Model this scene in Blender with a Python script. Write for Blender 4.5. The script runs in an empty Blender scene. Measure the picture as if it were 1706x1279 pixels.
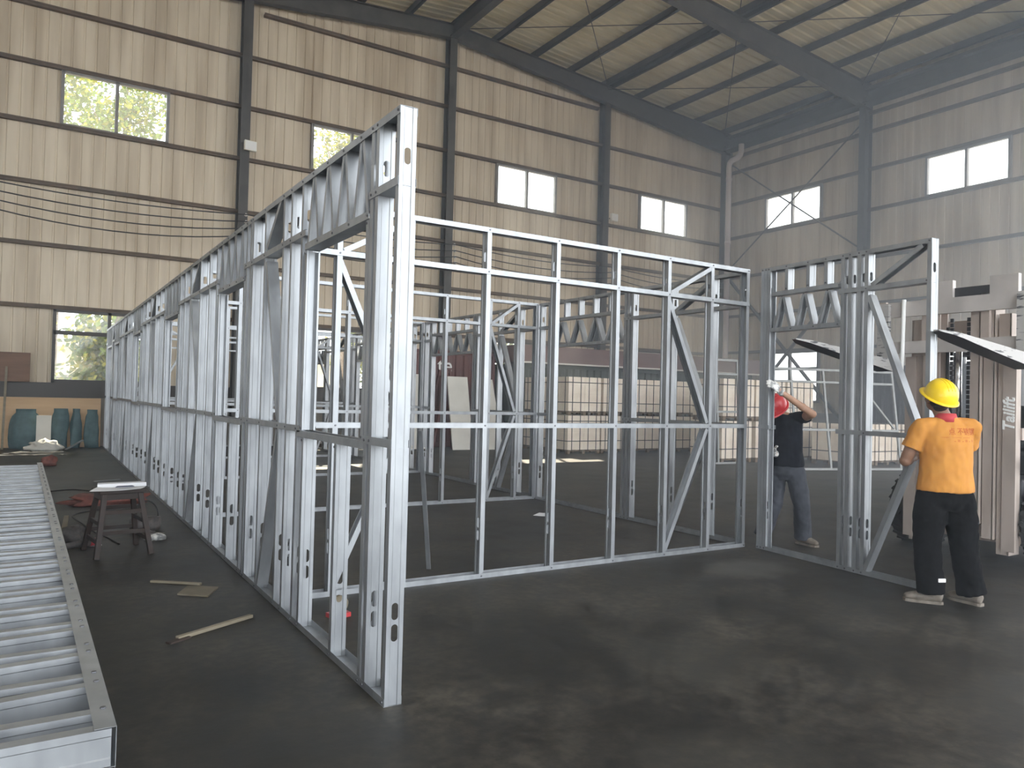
import bpy, bmesh, math, random
from mathutils import Vector, Matrix, noise
from mathutils.bvhtree import BVHTree
random.seed(7)
scene = bpy.context.scene
COL = scene.collection
# ------------------------------------------------------------------ camera
cam_data = bpy.data.cameras.new('camera')
cam = bpy.data.objects.new('camera', cam_data)
COL.objects.link(cam)
cam_data.sensor_width = 36.0
cam_data.lens = 1270.0 / 1706.0 * 36.0
cam_data.clip_end = 400
right = Vector((0.847425, -0.530301, 0.0255199))
down = Vector((0.0307123, 0.00097784, -0.9995278))
fwd = Vector((0.5300253, 0.8478091, 0.0171154))
m = Matrix((right, -down, -fwd)).transposed().to_4x4()
m.translation = (0, 0, 1.55)
cam.matrix_world = m
scene.camera = cam
# ------------------------------------------------------------------ world, sun, exposure
world = bpy.data.worlds.new('sky')
scene.world = world
world.use_nodes = True
wn = world.node_tree.nodes
bg = wn['Background']
bg.inputs['Color'].default_value = (0.88, 0.94, 1.0, 1)
bg.inputs['Strength'].default_value = 3.2
sun_d = bpy.data.lights.new('sun', 'SUN')
sun_d.energy = 14.0
sun_d.color = (1.0, 0.90, 0.72)
sun_d.angle = math.radians(0.6)
sun = bpy.data.objects.new('sun', sun_d)
COL.objects.link(sun)
sun.rotation_euler = Vector((-3.3, -7.1, -8.9)).to_track_quat('-Z', 'Y').to_euler()
scene.view_settings.view_transform = 'Standard'
scene.view_settings.look = 'None'
scene.view_settings.gamma = 1.0
scene.view_settings.exposure = 0.92
scene.view_settings.use_curve_mapping = False
# ------------------------------------------------------------------ materials
M = {}
def mat(name, col, rough=0.6, metal=0.0, spec=0.5):
    mm = bpy.data.materials.new(name)
    mm.use_nodes = True
    b = mm.node_tree.nodes['Principled BSDF']
    b.inputs['Base Color'].default_value = (*col, 1)
    b.inputs['Roughness'].default_value = rough
    b.inputs['Metallic'].default_value = metal
    b.inputs['Specular IOR Level'].default_value = spec
    M[name] = mm
    return mm
def noisy(name, c0, c1, scale=(4, 4, 4), rough=(0.5, 0.7), metal=0.0, lo=0.35, hi=0.65, detail=5, bump=0.0, spec=0.5, rng=None):
    mm = mat(name, c0, rough[0], metal, spec)
    nt = mm.node_tree
    b = nt.nodes['Principled BSDF']
    tc = nt.nodes.new('ShaderNodeTexCoord')
    mp = nt.nodes.new('ShaderNodeMapping')
    mp.inputs['Scale'].default_value = scale
    nt.links.new(tc.outputs['Object'], mp.inputs['Vector'])
    n = nt.nodes.new('ShaderNodeTexNoise')
    n.inputs['Scale'].default_value = 1.0
    n.inputs['Detail'].default_value = detail
    nt.links.new(mp.outputs['Vector'], n.inputs['Vector'])
    r = nt.nodes.new('ShaderNodeValToRGB')
    r.color_ramp.elements[0].position = lo
    r.color_ramp.elements[1].position = hi
    r.color_ramp.elements[0].color = (*c0, 1)
    r.color_ramp.elements[1].color = (*c1, 1)
    nt.links.new(n.outputs['Fac'], r.inputs['Fac'])
    nt.links.new(r.outputs['Color'], b.inputs['Base Color'])
    mr = nt.nodes.new('ShaderNodeMapRange')
    mr.inputs['To Min'].default_value = rough[0]
    mr.inputs['To Max'].default_value = rough[1]
    nt.links.new(n.outputs['Fac'], mr.inputs['Value'])
    nt.links.new(mr.outputs['Result'], b.inputs['Roughness'])
    if bump:
        bp = nt.nodes.new('ShaderNodeBump')
        bp.inputs['Strength'].default_value = bump
        bp.inputs['Distance'].default_value = 0.02
        nt.links.new(n.outputs['Fac'], bp.inputs['Height'])
        nt.links.new(bp.outputs['Normal'], b.inputs['Normal'])
    return mm
noisy('galvanised', (0.29, 0.302, 0.315), (0.41, 0.425, 0.44), (9, 9, 3), (0.36, 0.5), 0.72, 0.3, 0.7, 6)
noisy('galvanised_dull', (0.24, 0.25, 0.25), (0.33, 0.34, 0.34), (9, 3, 9), (0.5, 0.65), 0.5, 0.3, 0.7, 6)
mat('screw_steel', (0.16, 0.16, 0.17), 0.45, 0.8)
noisy('wall_sheet', (0.50, 0.405, 0.285), (0.72, 0.62, 0.475), (2.6, 2.6, 0.22), (0.5, 0.65), 0.0, 0.3, 0.62, 6)
noisy('roof_sheet', (0.66, 0.58, 0.37), (0.88, 0.80, 0.57), (0.5, 2.2, 2.2), (0.4, 0.6), 0.0, 0.3, 0.7, 5)
noisy('dark_steel', (0.050, 0.046, 0.042), (0.085, 0.078, 0.070), (2, 2, 2), (0.45, 0.65))
noisy('rust_steel', (0.085, 0.062, 0.042), (0.14, 0.10, 0.068), (3, 3, 3), (0.6, 0.8))
noisy('plaster', (0.16, 0.14, 0.12), (0.26, 0.23, 0.2), (2, 2, 2), (0.8, 0.9))
noisy('window_frame_grey', (0.22, 0.21, 0.2), (0.30, 0.29, 0.27), (4, 4, 4), (0.5, 0.6))
mat('window_frame_dark', (0.05, 0.042, 0.036), 0.5)
noisy('plywood', (0.56, 0.36, 0.19), (0.70, 0.49, 0.29), (0.8, 6, 7), (0.6, 0.75), 0, 0.25, 0.75, 6)
noisy('brown_board', (0.16, 0.085, 0.05), (0.22, 0.12, 0.075), (1, 8, 8), (0.6, 0.7))
noisy('teal_tarp', (0.045, 0.095, 0.11), (0.085, 0.155, 0.17), (5, 5, 5), (0.5, 0.7))
noisy('white_board', (0.66, 0.64, 0.58), (0.74, 0.72, 0.66), (2, 2, 2), (0.6, 0.75))
noisy('block_white', (0.84, 0.73, 0.61), (0.93, 0.84, 0.72), (3, 3, 3), (0.85, 0.95))
noisy('pallet_wood', (0.14, 0.10, 0.07), (0.24, 0.18, 0.12), (2, 9, 9), (0.8, 0.9))
mat('black_strap', (0.02, 0.02, 0.022), 0.5)
noisy('container_red', (0.085, 0.028, 0.024), (0.13, 0.045, 0.036), (2, 2, 1), (0.5, 0.65))
noisy('container_green', (0.05, 0.06, 0.05), (0.085, 0.095, 0.08), (2, 2, 1), (0.5, 0.65))
noisy('fascia_maroon', (0.15, 0.090, 0.082), (0.20, 0.125, 0.115), (1, 2, 2), (0.45, 0.6))
noisy('dark_brown_wall', (0.022, 0.018, 0.016), (0.04, 0.033, 0.028), (2, 2, 1), (0.6, 0.7))
mat('white_paint', (0.82, 0.82, 0.80), 0.5)
noisy('pvc', (0.68, 0.60, 0.58), (0.78, 0.71, 0.69), (4, 4, 1), (0.35, 0.5))
noisy('forklift_paint', (0.34, 0.28, 0.24), (0.44, 0.37, 0.325), (3, 3, 2), (0.4, 0.6), 0.15)
noisy('forklift_grey', (0.40, 0.37, 0.35), (0.52, 0.48, 0.455), (3, 3, 3), (0.45, 0.65), 0.2)
noisy('fork_steel', (0.06, 0.06, 0.065), (0.42, 0.405, 0.39), (7, 7, 40), (0.5, 0.65), 0.1, 0.36, 0.44)
mat('fork_black', (0.035, 0.035, 0.04), 0.55, 0.3)
mat('chrome', (0.75, 0.75, 0.77), 0.15, 1.0)
noisy('rubber', (0.014, 0.014, 0.015), (0.03, 0.03, 0.03), (12, 12, 12), (0.7, 0.85))
noisy('wood_dark', (0.018, 0.011, 0.008), (0.036, 0.021, 0.015), (3, 3, 14), (0.55, 0.7))
noisy('wood_pale', (0.19, 0.16, 0.11), (0.27, 0.23, 0.165), (3, 3, 14), (0.65, 0.8))
mat('paper', (0.78, 0.78, 0.80), 0.7)
mat('paper_blue', (0.10, 0.11, 0.16), 0.7)
noisy('cardboard', (0.13, 0.11, 0.075), (0.19, 0.16, 0.11), (4, 4, 4), (0.8, 0.9))
noisy('red_cloth', (0.12, 0.04, 0.03), (0.22, 0.07, 0.05), (14, 14, 14), (0.75, 0.85))
mat('red_plastic', (0.42, 0.035, 0.04), 0.35)
mat('black_rubber', (0.014, 0.014, 0.014), 0.55)
noisy('tool_dark', (0.03, 0.028, 0.028), (0.10, 0.085, 0.08), (14, 14, 14), (0.5, 0.7))
noisy('skin', (0.36, 0.20, 0.13), (0.43, 0.25, 0.165), (9, 9, 9), (0.5, 0.6))
noisy('skin_dark', (0.20, 0.105, 0.065), (0.25, 0.135, 0.085), (9, 9, 9), (0.5, 0.6))
noisy('shirt_orange', (0.46, 0.185, 0.028), (0.53, 0.23, 0.04), (7, 7, 7), (0.8, 0.9), bump=0.1)
mat('collar_red', (0.42, 0.04, 0.045), 0.8)
mat('print_red', (0.34, 0.05, 0.01), 0.8)
noisy('trousers_black', (0.0035, 0.0035, 0.004), (0.007, 0.007, 0.008), (8, 8, 8), (0.85, 0.95), spec=0.06)
noisy('shirt_black', (0.007, 0.008, 0.012), (0.013, 0.015, 0.021), (8, 8, 8), (0.85, 0.95), spec=0.12)
noisy('trousers_grey', (0.026, 0.029, 0.038), (0.046, 0.05, 0.063), (9, 9, 9), (0.8, 0.9))
mat('helmet_yellow', (0.90, 0.62, 0.02), 0.28)
mat('helmet_red', (0.50, 0.035, 0.04), 0.35)
noisy('shoe_pale', (0.11, 0.092, 0.072), (0.20, 0.17, 0.14), (12, 12, 12), (0.7, 0.8))
mat('shoe_brown', (0.13, 0.09, 0.06), 0.7)
noisy('glove', (0.20, 0.20, 0.20), (0.70, 0.69, 0.66), (16, 16, 16), (0.8, 0.9), lo=0.4, hi=0.55)
mat('hair', (0.012, 0.01, 0.009), 0.6)
mat('eye_dark', (0.01, 0.008, 0.007), 0.3)
noisy('bark', (0.10, 0.075, 0.05), (0.17, 0.13, 0.09), (6, 6, 2), (0.8, 0.9))
noisy('outside_wall', (0.62, 0.56, 0.44), (0.74, 0.68, 0.56), (0.6, 0.6, 0.6), (0.8, 0.9))
noisy('outside_ground', (0.22, 0.21, 0.19), (0.32, 0.30, 0.27), (0.4, 0.4, 0.4), (0.85, 0.95))
mat('flood_white', (0.80, 0.78, 0.70), 0.4)
# glass: thin sheet that lets the light through with a weak reflection
def glass_mat(name, tint, refl=0.08, haze=0.0):
    mm = bpy.data.materials.new(name)
    mm.use_nodes = True
    nt = mm.node_tree
    nt.nodes.remove(nt.nodes['Principled BSDF'])
    out = nt.nodes['Material Output']
    t = nt.nodes.new('ShaderNodeBsdfTransparent')
    t.inputs['Color'].default_value = (*tint, 1)
    g = nt.nodes.new('ShaderNodeBsdfGlossy')
    g.inputs['Roughness'].default_value = 0.05
    mx = nt.nodes.new('ShaderNodeMixShader')
    mx.inputs['Fac'].default_value = refl
    nt.links.new(t.outputs[0], mx.inputs[1])
    nt.links.new(g.outputs[0], mx.inputs[2])
    last = mx
    if haze:
        d = nt.nodes.new('ShaderNodeBsdfTranslucent')
        d.inputs['Color'].default_value = (0.9, 0.9, 0.88, 1)
        m2 = nt.nodes.new('ShaderNodeMixShader')
        m2.inputs['Fac'].default_value = haze
        nt.links.new(mx.outputs[0], m2.inputs[1])
        nt.links.new(d.outputs[0], m2.inputs[2])
        last = m2
    nt.links.new(last.outputs[0], out.inputs['Surface'])
    M[name] = mm
glass_mat('window_glass', (0.93, 0.95, 0.95), 0.06, 0.06)
def leaf_mat(name, col):
    mm = bpy.data.materials.new(name)
    mm.use_nodes = True
    nt = mm.node_tree
    nt.nodes.remove(nt.nodes['Principled BSDF'])
    out = nt.nodes['Material Output']
    d = nt.nodes.new('ShaderNodeBsdfDiffuse')
    t = nt.nodes.new('ShaderNodeBsdfTranslucent')
    d.inputs['Color'].default_value = (*col, 1)
    t.inputs['Color'].default_value = (min(1, col[0] * 1.5), min(1, col[1] * 1.5), col[2], 1)
    mx = nt.nodes.new('ShaderNodeMixShader')
    mx.inputs['Fac'].default_value = 0.5
    nt.links.new(d.outputs[0], mx.inputs[1])
    nt.links.new(t.outputs[0], mx.inputs[2])
    nt.links.new(mx.outputs[0], out.inputs['Surface'])
    M[name] = mm
leaf_mat('leaves_green', (0.075, 0.11, 0.03))
leaf_mat('leaves_yellow', (0.20, 0.20, 0.04))
# concrete floor
def floor_mat():
    mm = mat('concrete', (0.03, 0.027, 0.022), 0.6, 0.0, 0.35)
    nt = mm.node_tree
    b = nt.nodes['Principled BSDF']
    tc = nt.nodes.new('ShaderNodeTexCoord')
    def nz(scale, detail=6, rough=0.6):
        n = nt.nodes.new('ShaderNodeTexNoise')
        n.inputs['Scale'].default_value = scale
        n.inputs['Detail'].default_value = detail
        n.inputs['Roughness'].default_value = rough
        nt.links.new(tc.outputs['Object'], n.inputs['Vector'])
        return n
    def ramp(src, p0, c0, p1, c1):
        r = nt.nodes.new('ShaderNodeValToRGB')
        r.color_ramp.elements[0].position = p0
        r.color_ramp.elements[1].position = p1
        r.color_ramp.elements[0].color = (*c0, 1)
        r.color_ramp.elements[1].color = (*c1, 1)
        nt.links.new(src, r.inputs['Fac'])
        return r
    def mix(kind, fac, a, c):
        x = nt.nodes.new('ShaderNodeMix')
        x.data_type = 'RGBA'
        x.blend_type = kind
        x.inputs['Factor'].default_value = fac
        nt.links.new(a, x.inputs[6])
        nt.links.new(c, x.inputs[7])
        return x.outputs[2]
    n1, n2, n3 = nz(0.9), nz(3.5, 8, 0.7), nz(14, 4, 0.6)
    r1 = ramp(n1.outputs['Fac'], 0.38, (0.017, 0.0148, 0.0115), 0.64, (0.062, 0.054, 0.0425))
    r2 = ramp(n2.outputs['Fac'], 0.38, (0.30, 0.30, 0.31), 0.62, (1.0, 1.0, 1.0))
    r3 = ramp(n3.outputs['Fac'], 0.38, (0.55, 0.55, 0.55), 0.6, (1.25, 1.22, 1.18))
    c = mix('MULTIPLY', 1.0, r1.outputs['Color'], r2.outputs['Color'])
    c = mix('MULTIPLY', 0.6, c, r3.outputs['Color'])
    vo = nt.nodes.new('ShaderNodeTexVoronoi')
    vo.feature = 'DISTANCE_TO_EDGE'
    vo.inputs['Scale'].default_value = 0.32
    dist = nt.nodes.new('ShaderNodeVectorMath')
    dist.operation = 'ADD'
    ns = nt.nodes.new('ShaderNodeVectorMath')
    ns.operation = 'SCALE'
    ns.inputs['Scale'].default_value = 0.5
    nt.links.new(n2.outputs['Color'], ns.inputs[0])
    nt.links.new(tc.outputs['Object'], dist.inputs[0])
    nt.links.new(ns.outputs[0], dist.inputs[1])
    nt.links.new(dist.outputs[0], vo.inputs['Vector'])
    rc = ramp(vo.outputs['Distance'], 0.0, (0.35, 0.35, 0.35), 0.006, (1, 1, 1))
    c = mix('MULTIPLY', 0.5, c, rc.outputs['Color'])
    sep = nt.nodes.new('ShaderNodeSeparateXYZ')
    nt.links.new(dist.outputs[0], sep.inputs[0])
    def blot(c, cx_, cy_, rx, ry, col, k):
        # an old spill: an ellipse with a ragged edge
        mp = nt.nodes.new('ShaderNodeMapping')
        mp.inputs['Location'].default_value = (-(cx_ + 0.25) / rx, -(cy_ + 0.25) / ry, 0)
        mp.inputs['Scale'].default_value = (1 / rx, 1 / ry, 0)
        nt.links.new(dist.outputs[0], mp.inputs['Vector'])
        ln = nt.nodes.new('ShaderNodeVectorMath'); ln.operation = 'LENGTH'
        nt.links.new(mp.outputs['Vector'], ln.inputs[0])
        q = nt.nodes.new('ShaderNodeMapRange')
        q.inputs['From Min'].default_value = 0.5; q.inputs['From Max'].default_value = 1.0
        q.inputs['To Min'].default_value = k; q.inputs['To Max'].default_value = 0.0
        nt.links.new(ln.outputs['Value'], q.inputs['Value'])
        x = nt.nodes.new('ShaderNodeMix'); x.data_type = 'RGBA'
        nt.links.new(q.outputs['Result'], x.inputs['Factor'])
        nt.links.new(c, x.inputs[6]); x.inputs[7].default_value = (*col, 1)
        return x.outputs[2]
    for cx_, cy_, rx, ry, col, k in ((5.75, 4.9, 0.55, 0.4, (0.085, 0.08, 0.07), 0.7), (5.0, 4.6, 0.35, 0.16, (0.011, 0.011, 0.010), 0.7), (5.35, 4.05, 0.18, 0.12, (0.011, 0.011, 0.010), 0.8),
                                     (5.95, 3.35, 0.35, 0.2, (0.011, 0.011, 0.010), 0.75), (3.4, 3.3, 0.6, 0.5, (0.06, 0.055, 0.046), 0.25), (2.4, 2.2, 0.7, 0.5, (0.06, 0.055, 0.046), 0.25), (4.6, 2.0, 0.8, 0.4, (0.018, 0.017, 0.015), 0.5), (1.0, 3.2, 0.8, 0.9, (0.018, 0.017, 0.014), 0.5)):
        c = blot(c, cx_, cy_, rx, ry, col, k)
    nt.links.new(c, b.inputs['Base Color'])
    mr = nt.nodes.new('ShaderNodeMapRange')
    mr.inputs['To Min'].default_value = 0.42
    mr.inputs['To Max'].default_value = 0.72
    nt.links.new(n2.outputs['Fac'], mr.inputs['Value'])
    nt.links.new(mr.outputs['Result'], b.inputs['Roughness'])
    bp = nt.nodes.new('ShaderNodeBump')
    bp.inputs['Strength'].default_value = 0.15
    bp.inputs['Distance'].default_value = 0.02
    nt.links.new(n2.outputs['Fac'], bp.inputs['Height'])
    nt.links.new(bp.outputs['Normal'], b.inputs['Normal'])
floor_mat()
# ------------------------------------------------------------------ helpers
class MB:
    def __init__(s):
        s.v, s.f, s.mi, s.mats, s.cur = [], [], [], [], 0
    def use(s, name):
        if name not in s.mats: s.mats.append(name)
        s.cur = s.mats.index(name)
        return s
    def add(s, vs, fs, mx=None):
        o = len(s.v)
        for p in vs:
            p = Vector(p)
            s.v.append(mx @ p if mx else p)
        for f in fs:
            s.f.append([i + o for i in f]); s.mi.append(s.cur)
        return s
    def box(s, lo, hi, mx=None):
        (a, b, c), (d, e, f) = lo, hi
        vs = [(a, b, c), (d, b, c), (d, e, c), (a, e, c), (a, b, f), (d, b, f), (d, e, f), (a, e, f)]
        fs = [(0, 3, 2, 1), (4, 5, 6, 7), (0, 1, 5, 4), (1, 2, 6, 5), (2, 3, 7, 6), (3, 0, 4, 7)]
        return s.add(vs, fs, mx)
    def bar(s, p0, p1, w, h, up=(0, 0, 1)):
        # rectangular bar between two points: w across, h along 'up'
        p0, p1 = Vector(p0), Vector(p1)
        t = (p1 - p0).normalized()
        a = t.cross(Vector(up))
        if a.length < 1e-5: a = t.cross(Vector((1, 0, 0)))
        a.normalize(); b = a.cross(t).normalized()
        vs = []
        for p in (p0, p1):
            for i, j in ((-1, -1), (1, -1), (1, 1), (-1, 1)):
                vs.append(p + a * (i * w / 2) + b * (j * h / 2))
        fs = [(3, 2, 1, 0), (4, 5, 6, 7), (0, 1, 5, 4), (1, 2, 6, 5), (2, 3, 7, 6), (3, 0, 4, 7)]
        return s.add(vs, fs)
    def tube(s, pts, r, seg=8, cap=True):
        pts = [Vector(p) for p in pts]
        rs = r if isinstance(r, (list, tuple)) else [r] * len(pts)
        vs, fs = [], []
        prev = None
        for i, p in enumerate(pts):
            t = (pts[min(i + 1, len(pts) - 1)] - pts[max(i - 1, 0)]).normalized()
            if prev is None:
                a = t.orthogonal().normalized()
            else:
                a = (prev - t * prev.dot(t))
                a = a.normalized() if a.length > 1e-6 else t.orthogonal().normalized()
            prev = a
            b = t.cross(a)
            for k in range(seg):
                th = 2 * math.pi * k / seg
                vs.append(p + (a * math.cos(th) + b * math.sin(th)) * rs[i])
        n = len(pts)
        for i in range(n - 1):
            for k in range(seg):
                k2 = (k + 1) % seg
                fs.append((i * seg + k, i * seg + k2, (i + 1) * seg + k2, (i + 1) * seg + k))
        if cap:
            fs.append(tuple(range(seg))[::-1])
            fs.append(tuple((n - 1) * seg + k for k in range(seg)))
        return s.add(vs, fs)
    def loft(s, rings, seg=16):
        # rings: (centre, a, b, side vector); elliptical sections
        vs, fs = [], []
        P = [Vector(r[0]) for r in rings]
        for i, (c, a, b, sd) in enumerate(rings):
            t = (P[min(i + 1, len(P) - 1)] - P[max(i - 1, 0)]).normalized()
            sv = Vector(sd); sv = (sv - t * sv.dot(t)).normalized()
            bv = t.cross(sv)
            for k in range(seg):
                th = 2 * math.pi * k / seg
                vs.append(P[i] + sv * (a * math.cos(th)) + bv * (b * math.sin(th)))
        n = len(P)
        for i in range(n - 1):
            for k in range(seg):
                k2 = (k + 1) % seg
                fs.append((i * seg + k, i * seg + k2, (i + 1) * seg + k2, (i + 1) * seg + k))
        fs.append(tuple(range(seg))[::-1])
        fs.append(tuple((n - 1) * seg + k for k in range(seg)))
        return s.add(vs, fs)
    def ball(s, c, rad, mx=None, nu=14, nv=9):
        rad = rad if isinstance(rad, (tuple, list)) else (rad,) * 3
        c = Vector(c)
        vs = [Vector((0, 0, 1))]
        for j in range(1, nv):
            ph = math.pi * j / nv
            for i in range(nu):
                th = 2 * math.pi * i / nu
                vs.append(Vector((math.sin(ph) * math.cos(th), math.sin(ph) * math.sin(th), math.cos(ph))))
        vs.append(Vector((0, 0, -1)))
        vs = [Vector((v.x * rad[0], v.y * rad[1], v.z * rad[2])) for v in vs]
        vs = [c + (mx @ v if mx else v) for v in vs]
        fs = [(0, 1 + i, 1 + (i + 1) % nu) for i in range(nu)]
        for j in range(nv - 2):
            for i in range(nu):
                a = 1 + j * nu
                fs.append((a + i, a + nu + i, a + nu + (i + 1) % nu, a + (i + 1) % nu))
        a = 1 + (nv - 2) * nu; l = len(vs) - 1
        fs += [(l, a + (i + 1) % nu, a + i) for i in range(nu)]
        return s.add(vs, fs)
    def disc(s, c, n, r, h=0.004, seg=8):
        c, n = Vector(c), Vector(n).normalized()
        return s.tube([c, c + n * h], r, seg)
    def lathe(s, prof, mx=None, seg=24):
        vs, fs = [], []
        for r, z in prof:
            for k in range(seg):
                th = 2 * math.pi * k / seg
                vs.append((r * math.cos(th), r * math.sin(th), z))
        for i in range(len(prof) - 1):
            for k in range(seg):
                k2 = (k + 1) % seg
                fs.append((i * seg + k, i * seg + k2, (i + 1) * seg + k2, (i + 1) * seg + k))
        return s.add(vs, fs, mx)
    def mesh(s, name):
        me = bpy.data.meshes.new(name)
        me.from_pydata([tuple(v) for v in s.v], [], s.f)
        for nme in s.mats: me.materials.append(M[nme])
        if s.mats:
            me.polygons.foreach_set('material_index', s.mi)
        me.update()
        return me
    def build(s, name, parent=None, smooth=False, matname=None, recalc=True):
        if matname and not s.mats: s.mats = [matname]
        me = s.mesh(name)
        if recalc:
            bm = bmesh.new(); bm.from_mesh(me)
            bmesh.ops.recalc_face_normals(bm, faces=bm.faces)
            bm.to_mesh(me); bm.free()
        if smooth:
            me.polygons.foreach_set('use_smooth', [True] * len(me.polygons))
        o = bpy.data.objects.new(name, me)
        COL.objects.link(o)
        if parent:
            o.parent = parent
        return o
def tag(o, label=None, cat=None, group=None, kind=None):
    if label: o['label'] = label
    if cat: o['category'] = cat
    if group: o['group'] = group
    if kind: o['kind'] = kind
    return o
def thing(name, label, cat, loc=(0, 0, 0), rotz=0.0, group=None):
    o = bpy.data.objects.new(name, None)
    o.empty_display_size = 0.2
    COL.objects.link(o)
    o.location = loc
    o.rotation_euler = (0, 0, rotz)
    return tag(o, label, cat, group)
def struct(name, mb, parent=None, smooth=False):
    o = mb.build(name, parent, smooth)
    if not parent: o['kind'] = 'structure'
    return o
def dup(root, loc=None, rotz=None, label=None):
    r = root.copy(); COL.objects.link(r)
    if loc is not None: r.location = loc
    if rotz is not None: r.rotation_euler = (0, 0, rotz)
    if label: r['label'] = label
    for ch in list(root.children):
        c = ch.copy(); COL.objects.link(c); c.parent = r
        for g in list(ch.children):
            d = g.copy(); COL.objects.link(d); d.parent = c
    return r
def bevel(o, w=0.006, seg=2):
    b = o.modifiers.new('bevel', 'BEVEL'); b.width = w; b.segments = seg; b.limit_method = 'ANGLE'
    return o
def local(parent):
    return parent.matrix_basis.inverted()
# ------------------------------------------------------------------ building shell
XL, XR, YF, YB = -8.4, 24.4, -8.0, 22.5
RIDGE_X = 11.3
def roof_z(x): return 13.72 - 0.075 * abs(x - RIDGE_X)
fl = MB().use('concrete')
fl.box((XL - 0.3, YF, -0.2), (XR + 0.3, YB + 0.3, 0.0))
struct('floor', fl)
gr = MB().use('outside_ground')
gr.box((-60, -60, -0.35), (90, 70, -0.21))
struct('ground_outside', gr)
PITCH, RD, RW = 0.272, 0.022, 0.030   # wall sheet rib pitch, depth, half width
def ribbed(mb, u0, u1, z0f, z1f, place, depth=RD, pitch=PITCH, rw=RW, phase=0.0):
    # profile along u: flat sheet with narrow ribs; place(u, off, z) -> point
    us = [(u0, 0.0)]
    k = math.floor((u0 - phase) / pitch)
    while True:
        c = phase + k * pitch
        if c - rw > u1: break
        for du, off in ((-rw, 0), (-rw * 0.45, depth), (rw * 0.45, depth), (rw, 0)):
            if u0 < c + du < u1: us.append((c + du, off))
        k += 1
    us.append((u1, 0.0))
    vs, fs = [], []
    for u, off in us:
        vs.append(place(u, off, z0f(u) if callable(z0f) else z0f))
        vs.append(place(u, off, z1f(u) if callable(z1f) else z1f))
    for i in range(len(us) - 1):
        fs.append((2 * i, 2 * i + 2, 2 * i + 3, 2 * i + 1))
    mb.add(vs, fs)
BAYS = [-4.85, 1.6, 8.05, 14.5, 21.0]           # window centres along the back wall
HW = 1.25                                # half width of a window
PL = 1.25                                 # masonry plinth height
BACK_WINS = []
for c in BAYS:
    BACK_WINS.append((c - HW, c + HW, 8.18, 9.58))
    BACK_WINS.append((c - HW, c + HW, 1.65, 3.47))
RBAYS = [19.1, 12.65, 6.2, -0.25]
RIGHT_WINS = []
for c in RBAYS[:2]:
    RIGHT_WINS.append((c - 1.27, c + 1.27, 8.42, 9.72))
for c in RBAYS[:2]:
    RIGHT_WINS.append((c - 1.27, c + 1.27, 1.65, 3.55))
RIGHT_LIGHT_GAP = (-7.0, 10.2, PL, 10.6)        # unseen opening, added and sized to let daylight reach the block pallets
def holed_wall(mb, u0, u1, top, wins, place):
    cuts = sorted(set([w[0] for w in wins] + [w[1] for w in wins]))
    edges = [u0] + [c for c in cuts if u0 < c < u1] + [u1]
    for a, b in zip(edges[:-1], edges[1:]):
        mid = (a + b) / 2
        zs = sorted([(w[2], w[3]) for w in wins if w[0] < mid < w[1]])
        z = PL
        for lo, hi in zs:
            ribbed(mb, a, b, z, lo, place)
            z = hi
        ribbed(mb, a, b, z, top, place)
wb = MB().use('wall_sheet')
holed_wall(wb, XL, XR, lambda u: roof_z(u) + 0.24, BACK_WINS, lambda u, o, z: (u, YB + 0.12 + o, z))
wb.use('plaster').box((XL, YB + 0.02, -0.02), (XR, YB + 0.22, PL))
struct('wall_back', wb)
wr = MB().use('wall_sheet')
holed_wall(wr, YF, YB + 0.12, lambda u: roof_z(XR) + 0.23, RIGHT_WINS + [RIGHT_LIGHT_GAP], lambda u, o, z: (XR + 0.12 + o, u, z))
wr.use('plaster').box((XR + 0.02, YF, -0.02), (XR + 0.22, RIGHT_LIGHT_GAP[0], PL)); wr.box((XR + 0.02, RIGHT_LIGHT_GAP[1], -0.02), (XR + 0.22, YB, PL))
struct('wall_right', wr)
LEFT_LIGHT_GAP = (-7.0, 2.0, PL, 3.4)         # gap added in the unseen long side to give the frames side light
wl = MB().use('wall_sheet')
holed_wall(wl, YF, YB + 0.12, lambda u: roof_z(XL) + 0.23, [(c - 1.27, c + 1.27, 8.4, 9.7) for c in RBAYS] + [LEFT_LIGHT_GAP], lambda u, o, z: (XL - 0.12 - o, u, z))
wl.use('plaster').box((XL - 0.22, YF, -0.02), (XL - 0.02, LEFT_LIGHT_GAP[0], PL)); wl.box((XL - 0.22, LEFT_LIGHT_GAP[1], -0.02), (XL - 0.02, YB, PL))
struct('wall_left', wl)
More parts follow.
